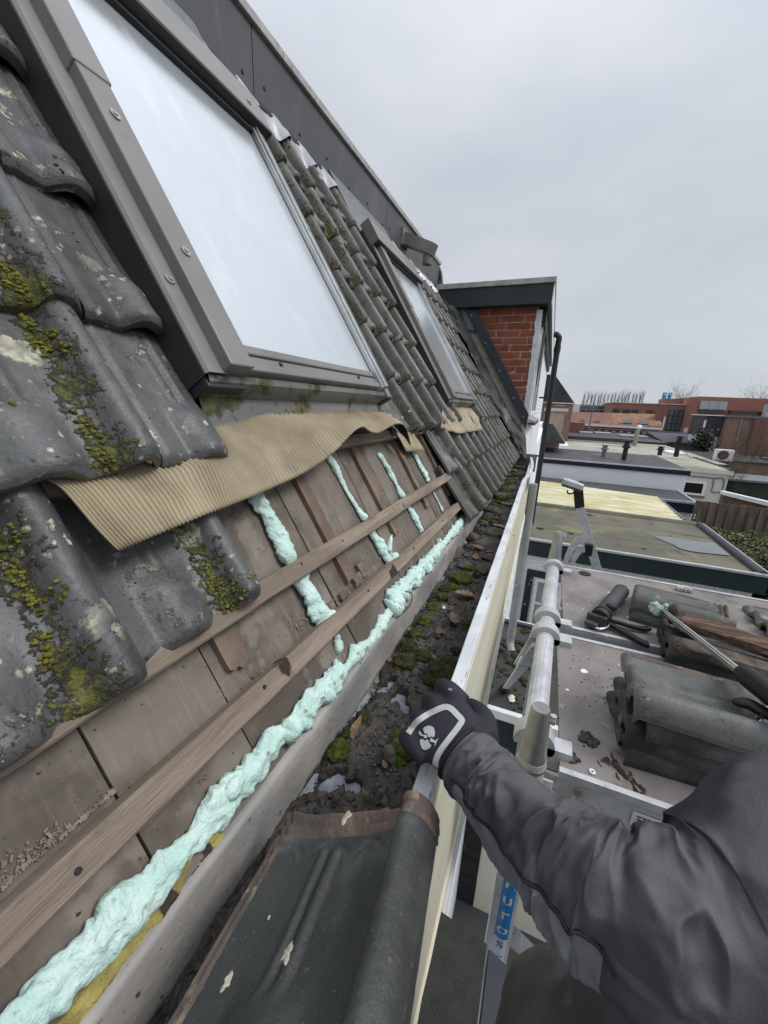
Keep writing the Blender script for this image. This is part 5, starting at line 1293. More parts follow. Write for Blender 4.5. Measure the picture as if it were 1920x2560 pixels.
# ---- wall strut from the frame down to the flat roof
ws = empty('wall_strut', tuple(atz(1252, 1752, -2.6)), 'aluminium strut with a black foot leaning from the scaffold to the low roof', 'strut')
f0, f1 = V((.070, 1.24, -.75)), atz(1263, 1722, -2.50)
mb = MB(); mb.bar(f0, f1, .045, .014, up=(0, -.5, 1)); obj('flat_bar', mb, AL, ws, bev=.002)
mb = MB(); mb.bar(V((.078, 1.36, -.75)), atz(1290, 1660, -2.2), .040, .012, up=(0, -.5, 1)); obj('flat_bar', mb, AL, ws, bev=.002)
mb = MB(); mb.cyl(atz(1345, 1560, -1.0), atz(1278, 1700, -2.35), .012, 12); obj('round_bar', mb, M_['chrome'], ws, smooth=40)
mb = MB(); dd = (f1-f0).normalized(); mb.tube([f1 - dd*.12, f1, f1 + dd*.08, f1 + dd*.14], [.022, .030, .034, .05], 14); obj('foot', mb, M_['black_plastic'], ws, smooth=40)
# ================================================================== yards, extensions, fence, hedge
GZ = -5.2
mb = MB(); mb.add([(-400, -200, GZ), (600, -200, GZ), (600, 900, GZ), (-400, 900, GZ)], [(0, 1, 2, 3)]); obj('ground', mb, M_['paving'], kind='structure')
mat('roughcast', (.70,.71,.71), (.56,.57,.57), scale=20, rough=.9, bump=1.0, bscale=60, bdist=.01, layers=[dict(scale=45, lo=.60, hi=.66, col=(.10,.085,.07)), dict(scale=9, lo=.58, hi=.7, col=(.20,.21,.10), amt=.7)])
mat('ivy_light', (.17,.18,.075), (.085,.098,.036), scale=3, rough=.5, bump=0)
mat('ivy_dark', (.030,.042,.020), (.018,.026,.013), scale=3, rough=.4, bump=0)
mat('twig', (.13,.09,.065), (.08,.06,.045), scale=4, rough=.9, bump=0)
mat('twig_grey', (.30,.295,.29), (.24,.235,.23), scale=4, rough=.9, bump=0)
mat('green_paint', (.030,.055,.035), (.02,.038,.025), scale=2, rough=.5, bump=.05)
mat('slate_clad', (.050,.053,.060), (.036,.038,.044), scale=1, rough=.6, bump=.2, bscale=8)
mat('red_render', (.315,.150,.108), (.285,.132,.096), scale=.5, rough=.9, bump=.1, bscale=20)
mat('red_dark', (.22,.115,.088), (.18,.095,.075), scale=.6, rough=.9, bump=.1)
mat('grey_panel', (.42,.44,.47), (.37,.39,.42), scale=.5, rough=.4, bump=0)
mat('glass_blue', (.10,.13,.15), (.06,.08,.09), scale=.3, rough=.1, bump=0, spec=.8)
mat('roof_slate', (.055,.055,.058), (.035,.035,.038), scale=2.5, rough=.8, bump=.4, bscale=12, bdist=.03)
mat('roof_orange', (.31,.18,.10), (.20,.11,.07), scale=2, rough=.85, bump=.4, bscale=8, bdist=.03, layers=[dict(scale=3.5, lo=.55, hi=.65, col=(.14,.07,.045))])
mat('pink_paint', (.55,.40,.33), (.50,.36,.30), scale=2, rough=.7, bump=.05)
mat('flag_blue', (.06,.30,.62), (.05,.26,.56), scale=2, rough=.8, bump=0)
def bx(name, m_, par, *bs, **k):
    mb = MB()
    for b in bs: mb.box(*b)
    return obj(name, mb, M_[m_], par, **k)

# ---- nearest low extension, right under the scaffold
e1 = empty('flat_roof_extension', (1.5, 3.9, GZ), 'low extension with a mossy dark flat roof right below the scaffold', 'extension')
bx('roof', 'felt_moss', e1, (-.215, 3.2, 3.10, 4.68, -2.75, -2.60))
bx('front_trim', 'white_paint', e1, (-.215, 3.2, 3.045, 3.098, -2.66, -2.575), bev=.003)
bx('front_fascia', 'green_black', e1, (-.215, 3.2, 3.060, 3.096, -3.02, -2.662))
bx('rear_trim', 'white_paint', e1, (-.215, 3.2, 4.684, 4.73, -2.66, -2.575), bev=.003)
bx('rear_upstand', 'felt_dark', e1, (-.215, 3.2, 4.62, 4.68, -2.598, -2.56))
bx('wall', 'cream_wall', e1, (-.03, 3.15, 3.14, 4.6, GZ, -3.025))
i = 0
for r in range(16):
    for k in range(1):
        mb = MB().box(-.205 + (.0 if r % 2 else .01), -.035, 3.125 - .003*(r % 3), 3.25, -3.03 - .135*(r+1) + .012, -3.03 - .135*r); obj('black_brick', mb, M_['black_brick'], e1, bev=.003)
bx('pier_mortar', 'mortar', e1, (-.20, -.04, 3.15, 3.3, GZ, -3.03))
mb = MB(); rn = random.Random(8)
for i in range(70):
    x = rn.uniform(-.20, .22); y = rn.uniform(3.12, 4.6); q = rn.uniform(.010, .040)*(1 if rn.random() < .4 else .5)
    for k in range(3): mb.blob((x + rn.gauss(0, q*.7), y + rn.gauss(0, q*.9), -2.60 + q*.2), (q, q, q*.6), 8, 5, .5, seed=i + k*.3)
obj('moss_tufts', mb, M_['moss_dark'], None, 'dark moss tufts dotted over the low mossy roof', 'moss', kind='stuff', smooth=60)
mb = MB(); mb.blob(V((.035, 3.28, -2.592)), (.035, .05, .012), 9, 6, .4); obj('pebble', mb, M_['cream_paint'], None, 'cream coloured chip lying on the low mossy roof', 'chip', smooth=40)
# porch canopy directly below the loose tile
pc = empty('porch_canopy', (-.05, .2, -1.1), 'dark felt covered canopy edge with a slate blue board at the bottom', 'canopy')
mb = MB(); mb.hexa([(-.215, -.6, -1.05), (.030, -.6, -1.05), (.030, .562, -1.05), (-.215, .572, -1.05), (-.215, -.6, -1.0), (.030, -.6, -1.0), (.030, .556, -1.0), (-.215, .590, -1.0)]); obj('felt_top', mb, M_['felt_grain'], pc, bev=.002)
mb = MB(); mb.hexa([(.034, -.6, -1.06), (.17, -.6, -1.06), (.17, .52, -1.06), (.034, .55, -1.06), (.034, -.6, -1.004), (.17, -.6, -1.012), (.17, .515, -1.012), (.034, .553, -1.004)]); obj('edge_board', mb, M_['slate_board'], pc, bev=.002)
bx('canopy_body', 'wall_white', pc, (-.22, .02, -.6, .50, -1.35, -1.052))

# ---- extension with the green edged roof
e2 = empty('flat_roof_extension', (1.9, 9.9, GZ), 'white extension with a dark green fascia and a mossy felt roof with a puddle', 'extension')
bx('wall', 'wall_white', e2, (-.2, 3.70, 8.33, 11.5, GZ, -2.72))
for k, (ya, yb) in enumerate(((8.26, 9.36), (9.30, 10.45), (10.39, 11.52))):
    z = -2.612 + .004*k
    mb = MB(); mb.slab(lambda a, b: (lerp(-.2, 3.72, a), lerp(ya, yb, b) + .012*fb((a*4, k, b), 2, 2)*(1 if b in (0, 1) else 0), z + .006*fb((a*4, b, k), 1.5, 2)), 40, 8, (0, 0, -.02)); obj('felt_sheet', mb, M_['felt_green'], e2, smooth=60)
bx('front_trim', 'alu_edge', e2, (-.2, 3.86, 8.17, 8.245, -2.60, -2.555), bev=.004)
bx('front_fascia', 'green_black', e2, (-.2, 3.84, 8.20, 8.32, -2.93, -2.602))
mb = MB(); mb.tube([(3.76, 8.26, -2.585), (3.76, 11.55, -2.585)], .075, 14); obj('side_upstand', mb, M_['felt_dark'], e2, smooth=60)
bx('side_trim', 'alu_edge', e2, (3.825, 3.86, 8.246, 11.6, -2.60, -2.545))
mb = MB(); mb.slab(lambda a, b: (lerp(-.2, 3.8, a), 11.47 + .10*b, -2.60 + .075*sst(0, .6, b) + .01*fb((a*20, b, 0), 1, 2)), 40, 5, (0, 0, -.05)); obj('rear_upstand', mb, M_['felt_green'], e2, smooth=60)
pd = [atz(1560 + a/4.608, 1280 + b/4.608, -2.593) for a, b in ((330, 275), (500, 285), (700, 318), (900, 345), (1050, 355), (1130, 420), (1215, 495), (1100, 488), (800, 455), (640, 415), (560, 370), (430, 320))]
mb = MB(); mb.add([sum(pd, V())/len(pd)] + crom([tuple(p) for p in pd + pd[:1]], 4), [(0, i+1, i+2) for i in range(len(pd)*4)]); obj('puddle', mb, M_['puddle'], e2, kind='stuff')
bx('roughcast_band', 'roughcast', e2, (.9, 3.72, 8.30, 8.328, -3.9, -2.935))
# window and door frame in its near wall
bx('door_frame', 'green_black', e2, (0.0, .14, 8.295, 8.329, GZ, -3.28), (.141, 1.25, 8.295, 8.329, -3.42, -3.28))
wd = bx('window', 'white_paint', e2, (.18, .25, 8.27, 8.30, -4.9, -3.44), (.251, 1.2, 8.27, 8.30, -3.51, -3.44), (.251, 1.2, 8.272, 8.298, -4.03, -3.98), (.251, 1.2, 8.272, 8.298, -4.60, -4.54), (.66, .74, 8.27, 8.301, -4.9, -3.511))
bx('pane', 'pane_pale', wd, (.25, 1.2, 8.285, 8.293, -4.9, -3.5))

# ---- yellowed corrugated plastic roof
e3 = empty('corrugated_canopy', (1.7, 13.2, GZ), 'lean-to roofed with yellowed corrugated plastic sheets', 'canopy')
mb = MB(); mb.slab(lambda a, b: (lerp(-.2, 3.46, a), lerp(11.66, 14.55, b), lerp(-2.56, -2.52, b) + .03*math.sin(b*2*math.pi*13) + .12*(1-a)*b), 24, 210, (0, 0, -.006)); obj('corrugated_sheet', mb, M_['yellow_sheet'], e3, smooth=60)
bx('edge_trim', 'zinc_grey', e3, (3.462, 3.50, 11.62, 14.6, -2.62, -2.50))
bx('support_wall', 'wall_white', e3, (-.2, 3.44, 11.75, 14.4, GZ, -2.68))

# ---- extension with navy fascia
e4 = empty('flat_roof_extension', (2.4, 15.8, GZ), 'extension with a smooth dark flat roof, pale edge and navy fascia beside the fence', 'extension')
bx('roof', 'felt_dark', e4, (-.2, 4.54, 14.70, 16.80, -2.72, -2.62))
bx('roof_trim', 'alu_edge', e4, (-.2, 4.62, 14.62, 14.698, -2.66, -2.585), bev=.004)
bx('side_trim', 'alu_edge', e4, (4.542, 4.62, 14.70, 16.80, -2.66, -2.585))
bx('fascia', 'navy', e4, (-.2, 4.60, 14.65, 14.72, -2.95, -2.662))
bx('wall', 'roughcast', e4, (-.2, 4.54, 14.76, 16.7, GZ, -2.95))

# ---- white house extension with navy band and vents
e5 = empty('flat_roof_extension', (2.4, 19.5, GZ), 'white brick extension with a navy roof band and roof vents', 'extension')
bx('wall', 'wall_white', e5, (-.2, 4.80, 16.9, 21.8, GZ, -2.05))
bx('fascia', 'navy', e5, (-.2, 4.86, 16.84, 16.92, -2.05, -1.89), (4.80, 4.86, 16.921, 21.8, -2.05, -1.89))
bx('roof_trim', 'alu_edge', e5, (-.2, 4.88, 16.82, 16.93, -1.888, -1.845))
bx('roof', 'felt_dark', e5, (-.2, 4.84, 16.931, 21.9, -1.95, -1.87))
def vent(u, v, h, r, m_, lab, par_z=-1.87, cap=True):
    p = atz(u, v, par_z); mb = MB(); mb.cyl(p, p + V((0, 0, h)), r, 14)
    if cap:
        mb.cyl(p + V((0, 0, h)), p + V((0, 0, h*1.15)), r*1.7, 14); mb.cyl(p + V((0, 0, h*1.15)), p + V((0, 0, h*1.5)), r*1.25, 14, r2=r*.9); mb.cyl(p + V((0, 0, h*1.5)), p + V((0, 0, h*1.58)), r*1.5, 14)
    obj('roof_vent', mb, M_[m_], None, lab, 'roof vent', 'roof vents on the white extensions', smooth=40)
vent(1508, 1142, .32, .09, 'zinc_grey', 'short grey mushroom roof vent, leftmost of the four')
vent(1559, 1150, .50, .09, 'rubber', 'tall black roof vent nearest the camera')
vent(1648, 1140, .30, .10, 'rubber', 'short black roof vent on the pale roof', -2.0)
vent(1689, 1142, .60, .10, 'rubber', 'tall black roof vent on the pale roof, rightmost')
# annex with the window and conduit
e6 = empty('annex', (6.05, 20, GZ), 'cream white annex with a small dark window and looping conduit', 'annex')
bx('wall', 'wall_cream', e6, (4.88, 6.72, 19.0, 23.5, GZ, -2.14))
bx('cornice', 'cream_wall', e6, (4.885, 6.80, 18.93, 23.5, -2.138, -1.99))
bx('roof', 'felt_pale', e6, (4.9, 6.76, 19.0, 23.4, -1.99, -1.955))
bx('roof_edge', 'rubber', e6, (6.66, 6.82, 18.92, 23.5, -1.954, -1.93))
wf = bx('window_frame', 'white_paint', e6, (5.30, 6.08, 18.95, 18.99, -3.06, -2.98), (5.30, 6.08, 18.95, 18.99, -2.58, -2.50), (5.98, 6.08, 18.95, 18.989, -2.979, -2.581), (5.30, 5.36, 18.95, 18.989, -2.979, -2.581))
bx('window_pane', 'window_dark', wf, (5.36, 5.98, 18.962, 18.975, -2.98, -2.58))
bx('window_sill', 'strip_wood', wf, (5.28, 6.10, 18.90, 18.985, -3.14, -3.065))
mb = MB(); mb.tube(crom([tuple(aty(u, v, 18.97)) for u, v in ((1720, 1189), (1760, 1193), (1790, 1196), (1806, 1195), (1810, 1205), (1806, 1225), (1798, 1260))], 5), .022, 8)
mb.tube(crom([tuple(aty(u, v, 18.96)) for u, v in ((1795, 1195), (1785, 1198), (1782, 1215), (1779, 1228), (1790, 1231), (1812, 1230))], 5), .02, 8)
obj('conduit', mb, M_['zinc_grey'], e6, smooth=180)

# ---- roofs further back
e7 = empty('pale_roof_building', (4.0, 28, GZ), 'low building with a pale stained flat roof behind the vents', 'building')
bx('wall', 'wall_cream', e7, (-.2, 7.6, 22.2, 33, GZ, -2.15))
bx('roof', 'felt_pale', e7, (-.2, 7.66, 22.1, 33, -2.148, -2.05))
bx('front_edge', 'rubber', e7, (-.2, 7.66, 22.02, 22.098, -2.14, -2.06))
bx('rear_parapet', 'felt_dark', e7, (.6, 5.4, 31.0, 31.3, -2.048, -1.72)); bx('parapet_cap', 'zinc_bright', e7, (.5, 5.5, 30.7, 30.95, -2.048, -1.95))
mb = MB(); mb.blob((.75, 26.5, -2.04), (.5, .9, .22), 16, 8, .05); obj('rooflight', mb, M_['white_paint'], e7, smooth=180)
bx('rooflight', 'white_paint', e7, (6.2, 7.0, 25.5, 27.4, -2.046, -1.96))
e8 = empty('dark_roof_building', (5.0, 38, GZ), 'low dark roofed building with white roof lights in the middle distance', 'building')
bx('wall', 'wall_brown', e8, (-.2, 8.0, 34.0, 46, GZ, -2.05)); bx('roof', 'felt_dark', e8, (-.2, 8.05, 33.9, 46, -2.048, -1.95))
for k, (x0, x1, y0, y1) in enumerate(((2.6, 3.6, 39, 41), (3.9, 5.2, 40, 42), (5.6, 7.6, 38, 40))): bx('rooflight', 'zinc_bright', e8, (x0, x1, y0, y1, -1.948, -1.78))
e9 = empty('lean_to_roofs', (9.5, 37, GZ), 'grey lean-to roofs between the vents and the brown brick building', 'building')
bx('wall', 'wall_brown2', e9, (8.2, 12.5, 36, 42, GZ, -2.0))
mb = MB(); mb.hexa([(8.1, 35.6, -2.05), (12.6, 35.6, -2.05), (12.6, 42, -1.6), (8.1, 42, -1.6), (8.1, 35.6, -1.95), (12.6, 35.6, -1.95), (12.6, 42, -1.5), (8.1, 42, -1.5)]); obj('roof', mb, M_['felt_dark'], e9)
bx('ridge', 'zinc_grey', e9, (8.0, 12.7, 41.9, 42.2, -1.62, -1.42))
e9b = empty('garden_shed', (8.5, 28, GZ), 'grey flat garden building behind the bare shrubs', 'shed')
bx('wall', 'wall_brown', e9b, (7.8, 11.5, 27, 32, GZ, -2.35)); bx('roof', 'felt_moss', e9b, (7.75, 11.6, 26.9, 32, -2.348, -2.25))
# air conditioner on a post frame
ac = empty('air_conditioner', (8.1, 24.2, -2.3), 'white air conditioner unit with a round dark fan among bare shrubs', 'air conditioner')
bx('casing', 'white_paint', ac, (7.74, 8.44, 24.0, 24.35, -2.06, -1.52), bev=.02)
mb = MB(); c = V((8.02, 23.985, -1.78)); mb.cyl(c, c + V((0, -.02, 0)), .22, 28); obj('fan', mb, M_['rotten_dirt'], ac, smooth=40)
bx('stand', 'dark_frame', ac, (7.8, 7.86, 24.1, 24.2, GZ, -2.061), (8.3, 8.36, 24.1, 24.2, GZ, -2.061))
# lamp with a white globe
lp = empty('globe_lamp', (5.3, 30, GZ), 'white globe lamp on a mossy post among the roofs', 'lamp')
mb = MB().cyl((5.3, 30, GZ), (5.3, 30, -1.02), .12, 14); obj('post', mb, M_['felt_pale'], lp, smooth=40)
mb = MB(); mb.blob((5.36, 30, -.85), .16, 18, 12, 0); obj('globe', mb, M_['white_paint'], lp, smooth=180)
mb = MB().cyl((3.4, 41, GZ), (3.4, 41, .9), .05, 8); obj('mast', mb, M_['zinc_grey'], None, 'thin grey mast in front of the orange tiled house', 'mast', smooth=40)

# ---- fence with alternating boards
fn = empty('board_fence', (6.2, 13, GZ), 'weathered brown hit and miss board fence behind the hedge', 'fence')
x = 4.03; k = 0
while x < 8.3:
    w = random.uniform(.125, .15); b = k % 2
    mb = MB().box(x, x + w, 13.0 - .045*b, 13.022 - .045*b, GZ, -2.24 + random.uniform(-.02, .02) - (.012 if not b else 0)); obj('board', mb, M_['fence_wood'], fn)
    x += w - .03; k += 1
for z in (-2.45, -3.6): bx('rail', 'fence_wood', fn, (4.02, 8.3, 12.979, 12.998, z, z + .07))
for xx, zz in ((4.06, -2.66), (4.06, -2.74)): bx('hinge', 'white_paint', fn, (xx, xx + .03, 12.94, 12.953, zz, zz + .035))
# shed and beam to the right
sh = empty('green_shed', (7.6, 19.5, GZ), 'dark green boarded shed beyond the fence', 'shed')
for k in range(9): bx('plank', 'green_paint', sh, (6.82 + k*.26, 7.075 + k*.26, 19.2 - .008*(k % 2), 19.26, GZ, -2.36))
bx('roof', 'zinc_grey', sh, (6.75, 9.3, 19.0, 21, -2.355, -2.28)); bx('back', 'felt_dark', sh, (6.84, 9.1, 19.27, 20.9, GZ, -2.36))
bm = empty('pergola_beam', (6.2, 15, GZ), 'long white beam with brown boards below it, behind the fence', 'beam')
mb = MB(); mb.hexa([(5.30, 15, -2.33), (8.0, 14.2, -2.72), (8.0, 14.5, -2.72), (5.30, 15.3, -2.33), (5.30, 15, -2.22), (8.0, 14.2, -2.58), (8.0, 14.5, -2.58), (5.30, 15.3, -2.22)]); obj('beam', mb, M_['white_paint'], bm)
mb = MB(); mb.hexa([(5.32, 15.05, GZ), (8.0, 14.3, GZ), (8.0, 14.4, GZ), (5.32, 15.2, GZ), (5.32, 15.05, -2.34), (8.0, 14.3, -2.73), (8.0, 14.4, -2.73), (5.32, 15.2, -2.34)]); obj('boarding', mb, M_['rotten_wood'], bm)

# ---- ivy hedge
hg = empty('ivy_hedge', (4.9, 10.6, GZ), 'dense ivy hedge with pale flowering tops beside the green edged roof', 'hedge')
def leaves(n, fn_, smin, smax, m_, nm, par, rn, up=.4):
    mb = MB(); vs = []; fs = []
    for i in range(n):
        p = fn_(rn); q = rn.uniform(smin, smax)
        d = V((rn.gauss(0, 1), rn.gauss(0, 1), rn.gauss(0, 1) + up)).normalized(); a = d.orthogonal().normalized(); b = d.cross(a); t = rn.uniform(0, 6.3)
        a, b = a*math.cos(t) + b*math.sin(t), b*math.cos(t) - a*math.sin(t)
        k = len(vs); vs += [p - a*q, p - b*q*.7 + d*q*.15, p + a*q, p + b*q*.7 + d*q*.15]; fs.append((k, k+1, k+2)); fs.append((k, k+2, k+3))
    mb.add(vs, fs); return obj(nm, mb, M_[m_], par, kind='stuff')
def htop(x, y): return -2.95 + .12*fb((x, y, 0), 1.3, 3) + .075*(12.7-y)
def hp_in(rn):
    x = rn.uniform(3.95, 6.6); y = rn.uniform(8.4, 12.85); z = htop(x, y) - abs(rn.gauss(0, .25)); 
    if rn.random() < .5: x = 3.92 + abs(rn.gauss(0, .10)) + .1*fb((y, 0, 0), 2, 2); z = rn.uniform(-3.6, htop(x, y))
    elif rn.random() < .4: y = 8.3 + abs(rn.gauss(0, .1)); z = rn.uniform(-3.8, htop(x, y))
    return V((x, y, z))
def hp_top(rn):
    x = rn.uniform(3.95, 6.6); y = rn.choice((rn.uniform(11.2, 12.8), rn.uniform(9.5, 12.8))); return V((x, y, htop(x, y) + rn.uniform(-.05, .10)))
rn = random.Random(31)
leaves(15000, hp_in, .03, .06, 'ivy_dark', 'foliage', hg, rn)
leaves(5500, hp_top, .02, .045, 'ivy_light', 'flower_heads', hg, rn)
mb = MB(); mb.grid(lambda a, b: (lerp(4.05, 6.6, a), lerp(8.5, 12.8, b), htop(lerp(4.05, 6.6, a), lerp(8.5, 12.8, b)) - .18), 20, 26); mb.box(4.06, 6.6, 8.52, 12.8, GZ, -3.25); obj('inner_growth', mb, M_['ivy_dark'], hg)
# bare climbing shrubs
def bare_shrub(name, lab, cx_, cy_, z0, w, h, n, seed, m_='twig', cat='shrub', up=1.0, thick=.010, group=None):
    rn = random.Random(seed); mb = MB()
    for i in range(n):
        p = V((cx_ + rn.gauss(0, w*.25), cy_ + rn.gauss(0, w*.25), z0)); d = V((rn.gauss(0, .35), rn.gauss(0, .35), up)).normalized(); L = h*rn.uniform(.5, 1.0); pts = [p]
        for k in range(5):
            d = (d + V((rn.gauss(0, .22), rn.gauss(0, .22), rn.gauss(.05, .1)))).normalized(); p = p + d*L/5; pts.append(p)
            if k > 0:
                for s in range(2):
                    e = (d + V((rn.gauss(0, .6), rn.gauss(0, .6), rn.gauss(.1, .3)))).normalized(); mb.tube([p, p + e*L*.12, p + e*L*.22 + V((0, 0, .03*L))], [thick*.5, thick*.35, thick*.15], 3, cap=False)
        mb.tube(pts, [thick*(1-.14*k) for k in range(6)], 4, cap=False)
    return obj(name, mb, M_[m_], None, lab, cat, group, smooth=60)
bare_shrub('bare_shrub', 'tangle of bare brown shrub stems around the air conditioner', 8.0, 23.4, -3.4, 2.4, 2.3, 70, 1)
bare_shrub('bare_shrub', 'thick bare climber on the brown brick chimney breast', 11.9, 30.5, -3.6, 1.4, 3.6, 60, 2, thick=.016)
bare_shrub('bare_shrub', 'low bare brown shrubs between the annex and the brick building', 9.2, 25.5, -3.6, 3.0, 1.7, 70, 3)
bare_shrub('bare_shrub', 'rust coloured shrub beside the corner of the annex', 6.95, 19.4, -2.9, .5, .9, 50, 4, thick=.012)
rn = random.Random(5)
bs_ = empty('evergreen_shrub', (9.7, 33, -3), 'dark evergreen shrub in front of the white gable', 'shrub')
leaves(1600, lambda r: V((9.75 + r.gauss(0, .28), 33 + r.gauss(0, .3), -1.75 + r.gauss(0, .38))), .05, .10, 'ivy_dark', 'foliage', bs_, rn)
mb = MB().cyl((9.75, 33, GZ), (9.75, 33, -1.7), .05, 8); obj('trunk', mb, M_['twig'], bs_)
# ================================================================== far buildings and trees
# brown brick building at the right with slate clad bay
b1 = empty('brown_brick_building', (13, 36, GZ), 'brown brick building with a dark chimney breast at the right edge', 'building')
bx('wall', 'wall_brown', b1, (11.1, 17, 34, 40, GZ, .02)); bx('roof_edge', 'zinc_grey', b1, (11.0, 17.1, 33.9, 40, .022, .14))
bx('chimney_breast', 'red_dark', b1, (12.45, 13.05, 33.6, 33.998, GZ, .0))
bx('pipe', 'pvc_grey', b1, (11.82, 11.88, 33.93, 33.99, -2.0, -.05))
bx('low_wall', 'wall_brown2', b1, (11.4, 17, 31, 31.2, GZ, -2.35)); bx('coping', 'mortar', b1, (11.35, 17, 30.95, 31.25, -2.348, -2.26))
mb = MB().cyl((13.35, 35, .14), (13.35, 35, .95), .16, 16); obj('flue', mb, M_['zinc_bright'], b1, smooth=40)
b2 = empty('slate_clad_house', (10.7, 36, GZ), 'house with a slate grey clad upper floor and white gable below', 'house')
bx('cladding', 'slate_clad', b2, (10.12, 11.05, 34.6, 38, -1.32, .06)); bx('roof_edge', 'white_paint', b2, (10.05, 11.2, 34.5, 38, .062, .13)); bx('lower_wall', 'white_brick', b2, (10.2, 11.05, 34.7, 38, GZ, -1.33))
bx('gable_trim', 'white_paint', b2, (10.02, 10.11, 34.55, 34.7, -1.95, -1.25)); bx('side_strip', 'white_paint', b2, (10.02, 10.11, 34.55, 34.7, -.75, -.25))
# orange tiled terrace
b3 = empty('orange_roofed_terrace', (6.5, 50, GZ), 'row of brick houses with red brown and orange tiled roofs and white cornices', 'building')
bx('wall', 'wall_red', b3, (3.0, 10.6, 49, 56, GZ, -1.45))
mb = MB(); mb.hexa([(2.0, 48.6, -1.25), (6.25, 48.6, -1.22), (6.25, 54, -1.2), (2.0, 54, -1.2), (2.0, 48.9, -1.18), (6.25, 48.9, -1.15), (6.1, 51.5, -.05), (2.1, 51.5, -.12)]); obj('roof', mb, M_['red_dark'], b3)
mb = MB(); mb.hexa([(6.26, 48.6, -1.22), (10.75, 48.6, -1.18), (10.75, 54, -1.2), (6.26, 54, -1.2), (6.26, 48.9, -1.15), (10.75, 48.9, -1.1), (10.6, 51.5, .02), (6.11, 51.5, -.05)]); obj('roof', mb, M_['roof_orange'], b3)
bx('cornice', 'white_paint', b3, (3.3, 10.7, 48.4, 48.95, -1.52, -1.30)); bx('cornice', 'white_paint', b3, (3.3, 10.7, 48.8, 48.98, -1.75, -1.68))
for k in range(9): bx('arch_trim', 'white_paint', b3, (4.2 + k*.7, 4.55 + k*.7, 48.85, 48.99, -2.0, -1.9)); bx('window', 'glass_blue', b3, (4.22 + k*.7, 4.53 + k*.7, 48.9, 48.98, -2.9, -2.02))
for x in (3.05, 4.55): bx('roof_window', 'zinc_bright', b3, (x, x + .45, 48.95, 49.3, -1.05, -.80))
for x in (7.2, 8.7): bx('roof_window', 'grey_panel', b3, (x, x + .85, 48.9, 49.3, -1.02, -.62))
bx('chimney', 'red_dark', b3, (10.3, 10.7, 50, 51, -1.2, .35)); bx('end_trim', 'white_paint', b3, (10.76, 10.85, 48.9, 49.1, -1.3, -.2))
bx('front_block', 'red_dark', b3, (1.2, 3.0, 41, 45, GZ, -1.03)); 
# red municipal building
b4 = empty('red_office_building', (15, 76, GZ), 'long red office building with dark windows and a tall glazed stair', 'building')
bx('wing', 'red_render', b4, (8.4, 18.8, 70, 84, GZ, 1.45)); bx('roof_edge', 'white_paint', b4, (8.3, 18.9, 69.9, 84, 1.452, 1.53))
for (x0, x1) in ((8.55, 9.5), (9.85, 10.9), (11.1, 11.95), (12.95, 13.9), (14.1, 15.0)):
    w = bx('window', 'window_dark', b4, (x0, x1, 69.93, 69.99, -.05, .55)); bx('mullion', 'dark_frame', w, ((x0+x1)/2 - .03, (x0+x1)/2 + .03, 69.88, 69.928, -.05, .55))
bx('stair_glazing', 'glass_blue', b4, (15.75, 17.55, 69.92, 69.99, -3.4, .80))
for k in range(4): bx('mullion', 'dark_frame', b4, (15.75 + k*.58, 15.83 + k*.58, 69.84, 69.918, -3.4, .80))
for k in range(4): bx('transom', 'dark_frame', b4, (15.84, 17.55, 69.86, 69.917, -3.3 + k*1.05, -3.2 + k*1.05))
bx('penthouse', 'red_dark', b4, (15.4, 17.9, 72, 76, 1.54, 2.3))
b5 = empty('red_curved_building', (22, 72, GZ), 'taller red building with grey panels and a band of windows at the right', 'building')
mb = MB(); n = 16
arc = [(17.6 + 13*i/n, 66 + 1.6*math.sin(math.pi*i/n*.7) - 1.0, 0) for i in range(n+1)]
mb.prism([V((x, y, GZ)) for x, y, z in arc] + [V((30.6, 80, GZ)), V((17.6, 80, GZ))], (0, 0, 2.5 - GZ)); obj('drum', mb, M_['red_render'], b5)
for k in range(3): bx('grey_panel', 'grey_panel', b5, (17.85 + k*.95, 18.76 + k*.95, 64.7, 64.9, .92, 1.95))
bx('window_band', 'window_dark', b5, (17.9, 20.6, 64.75, 64.95, .45, .88)); bx('window_band', 'window_dark', b5, (21.2, 23.9, 64.7, 65.6, .45, .88)); bx('window_band', 'window_dark', b5, (24.4, 27, 64.8, 66.2, .45, .88))
bx('low_glazing', 'glass_blue', b5, (17.95, 20.5, 64.72, 64.95, -3.2, .0)); bx('sill_band', 'grey_panel', b5, (17.9, 20.6, 64.68, 64.95, -.02, .2))
bx('notice', 'white_paint', b5, (17.2, 17.6, 66.4, 66.6, -2.4, -1.6))
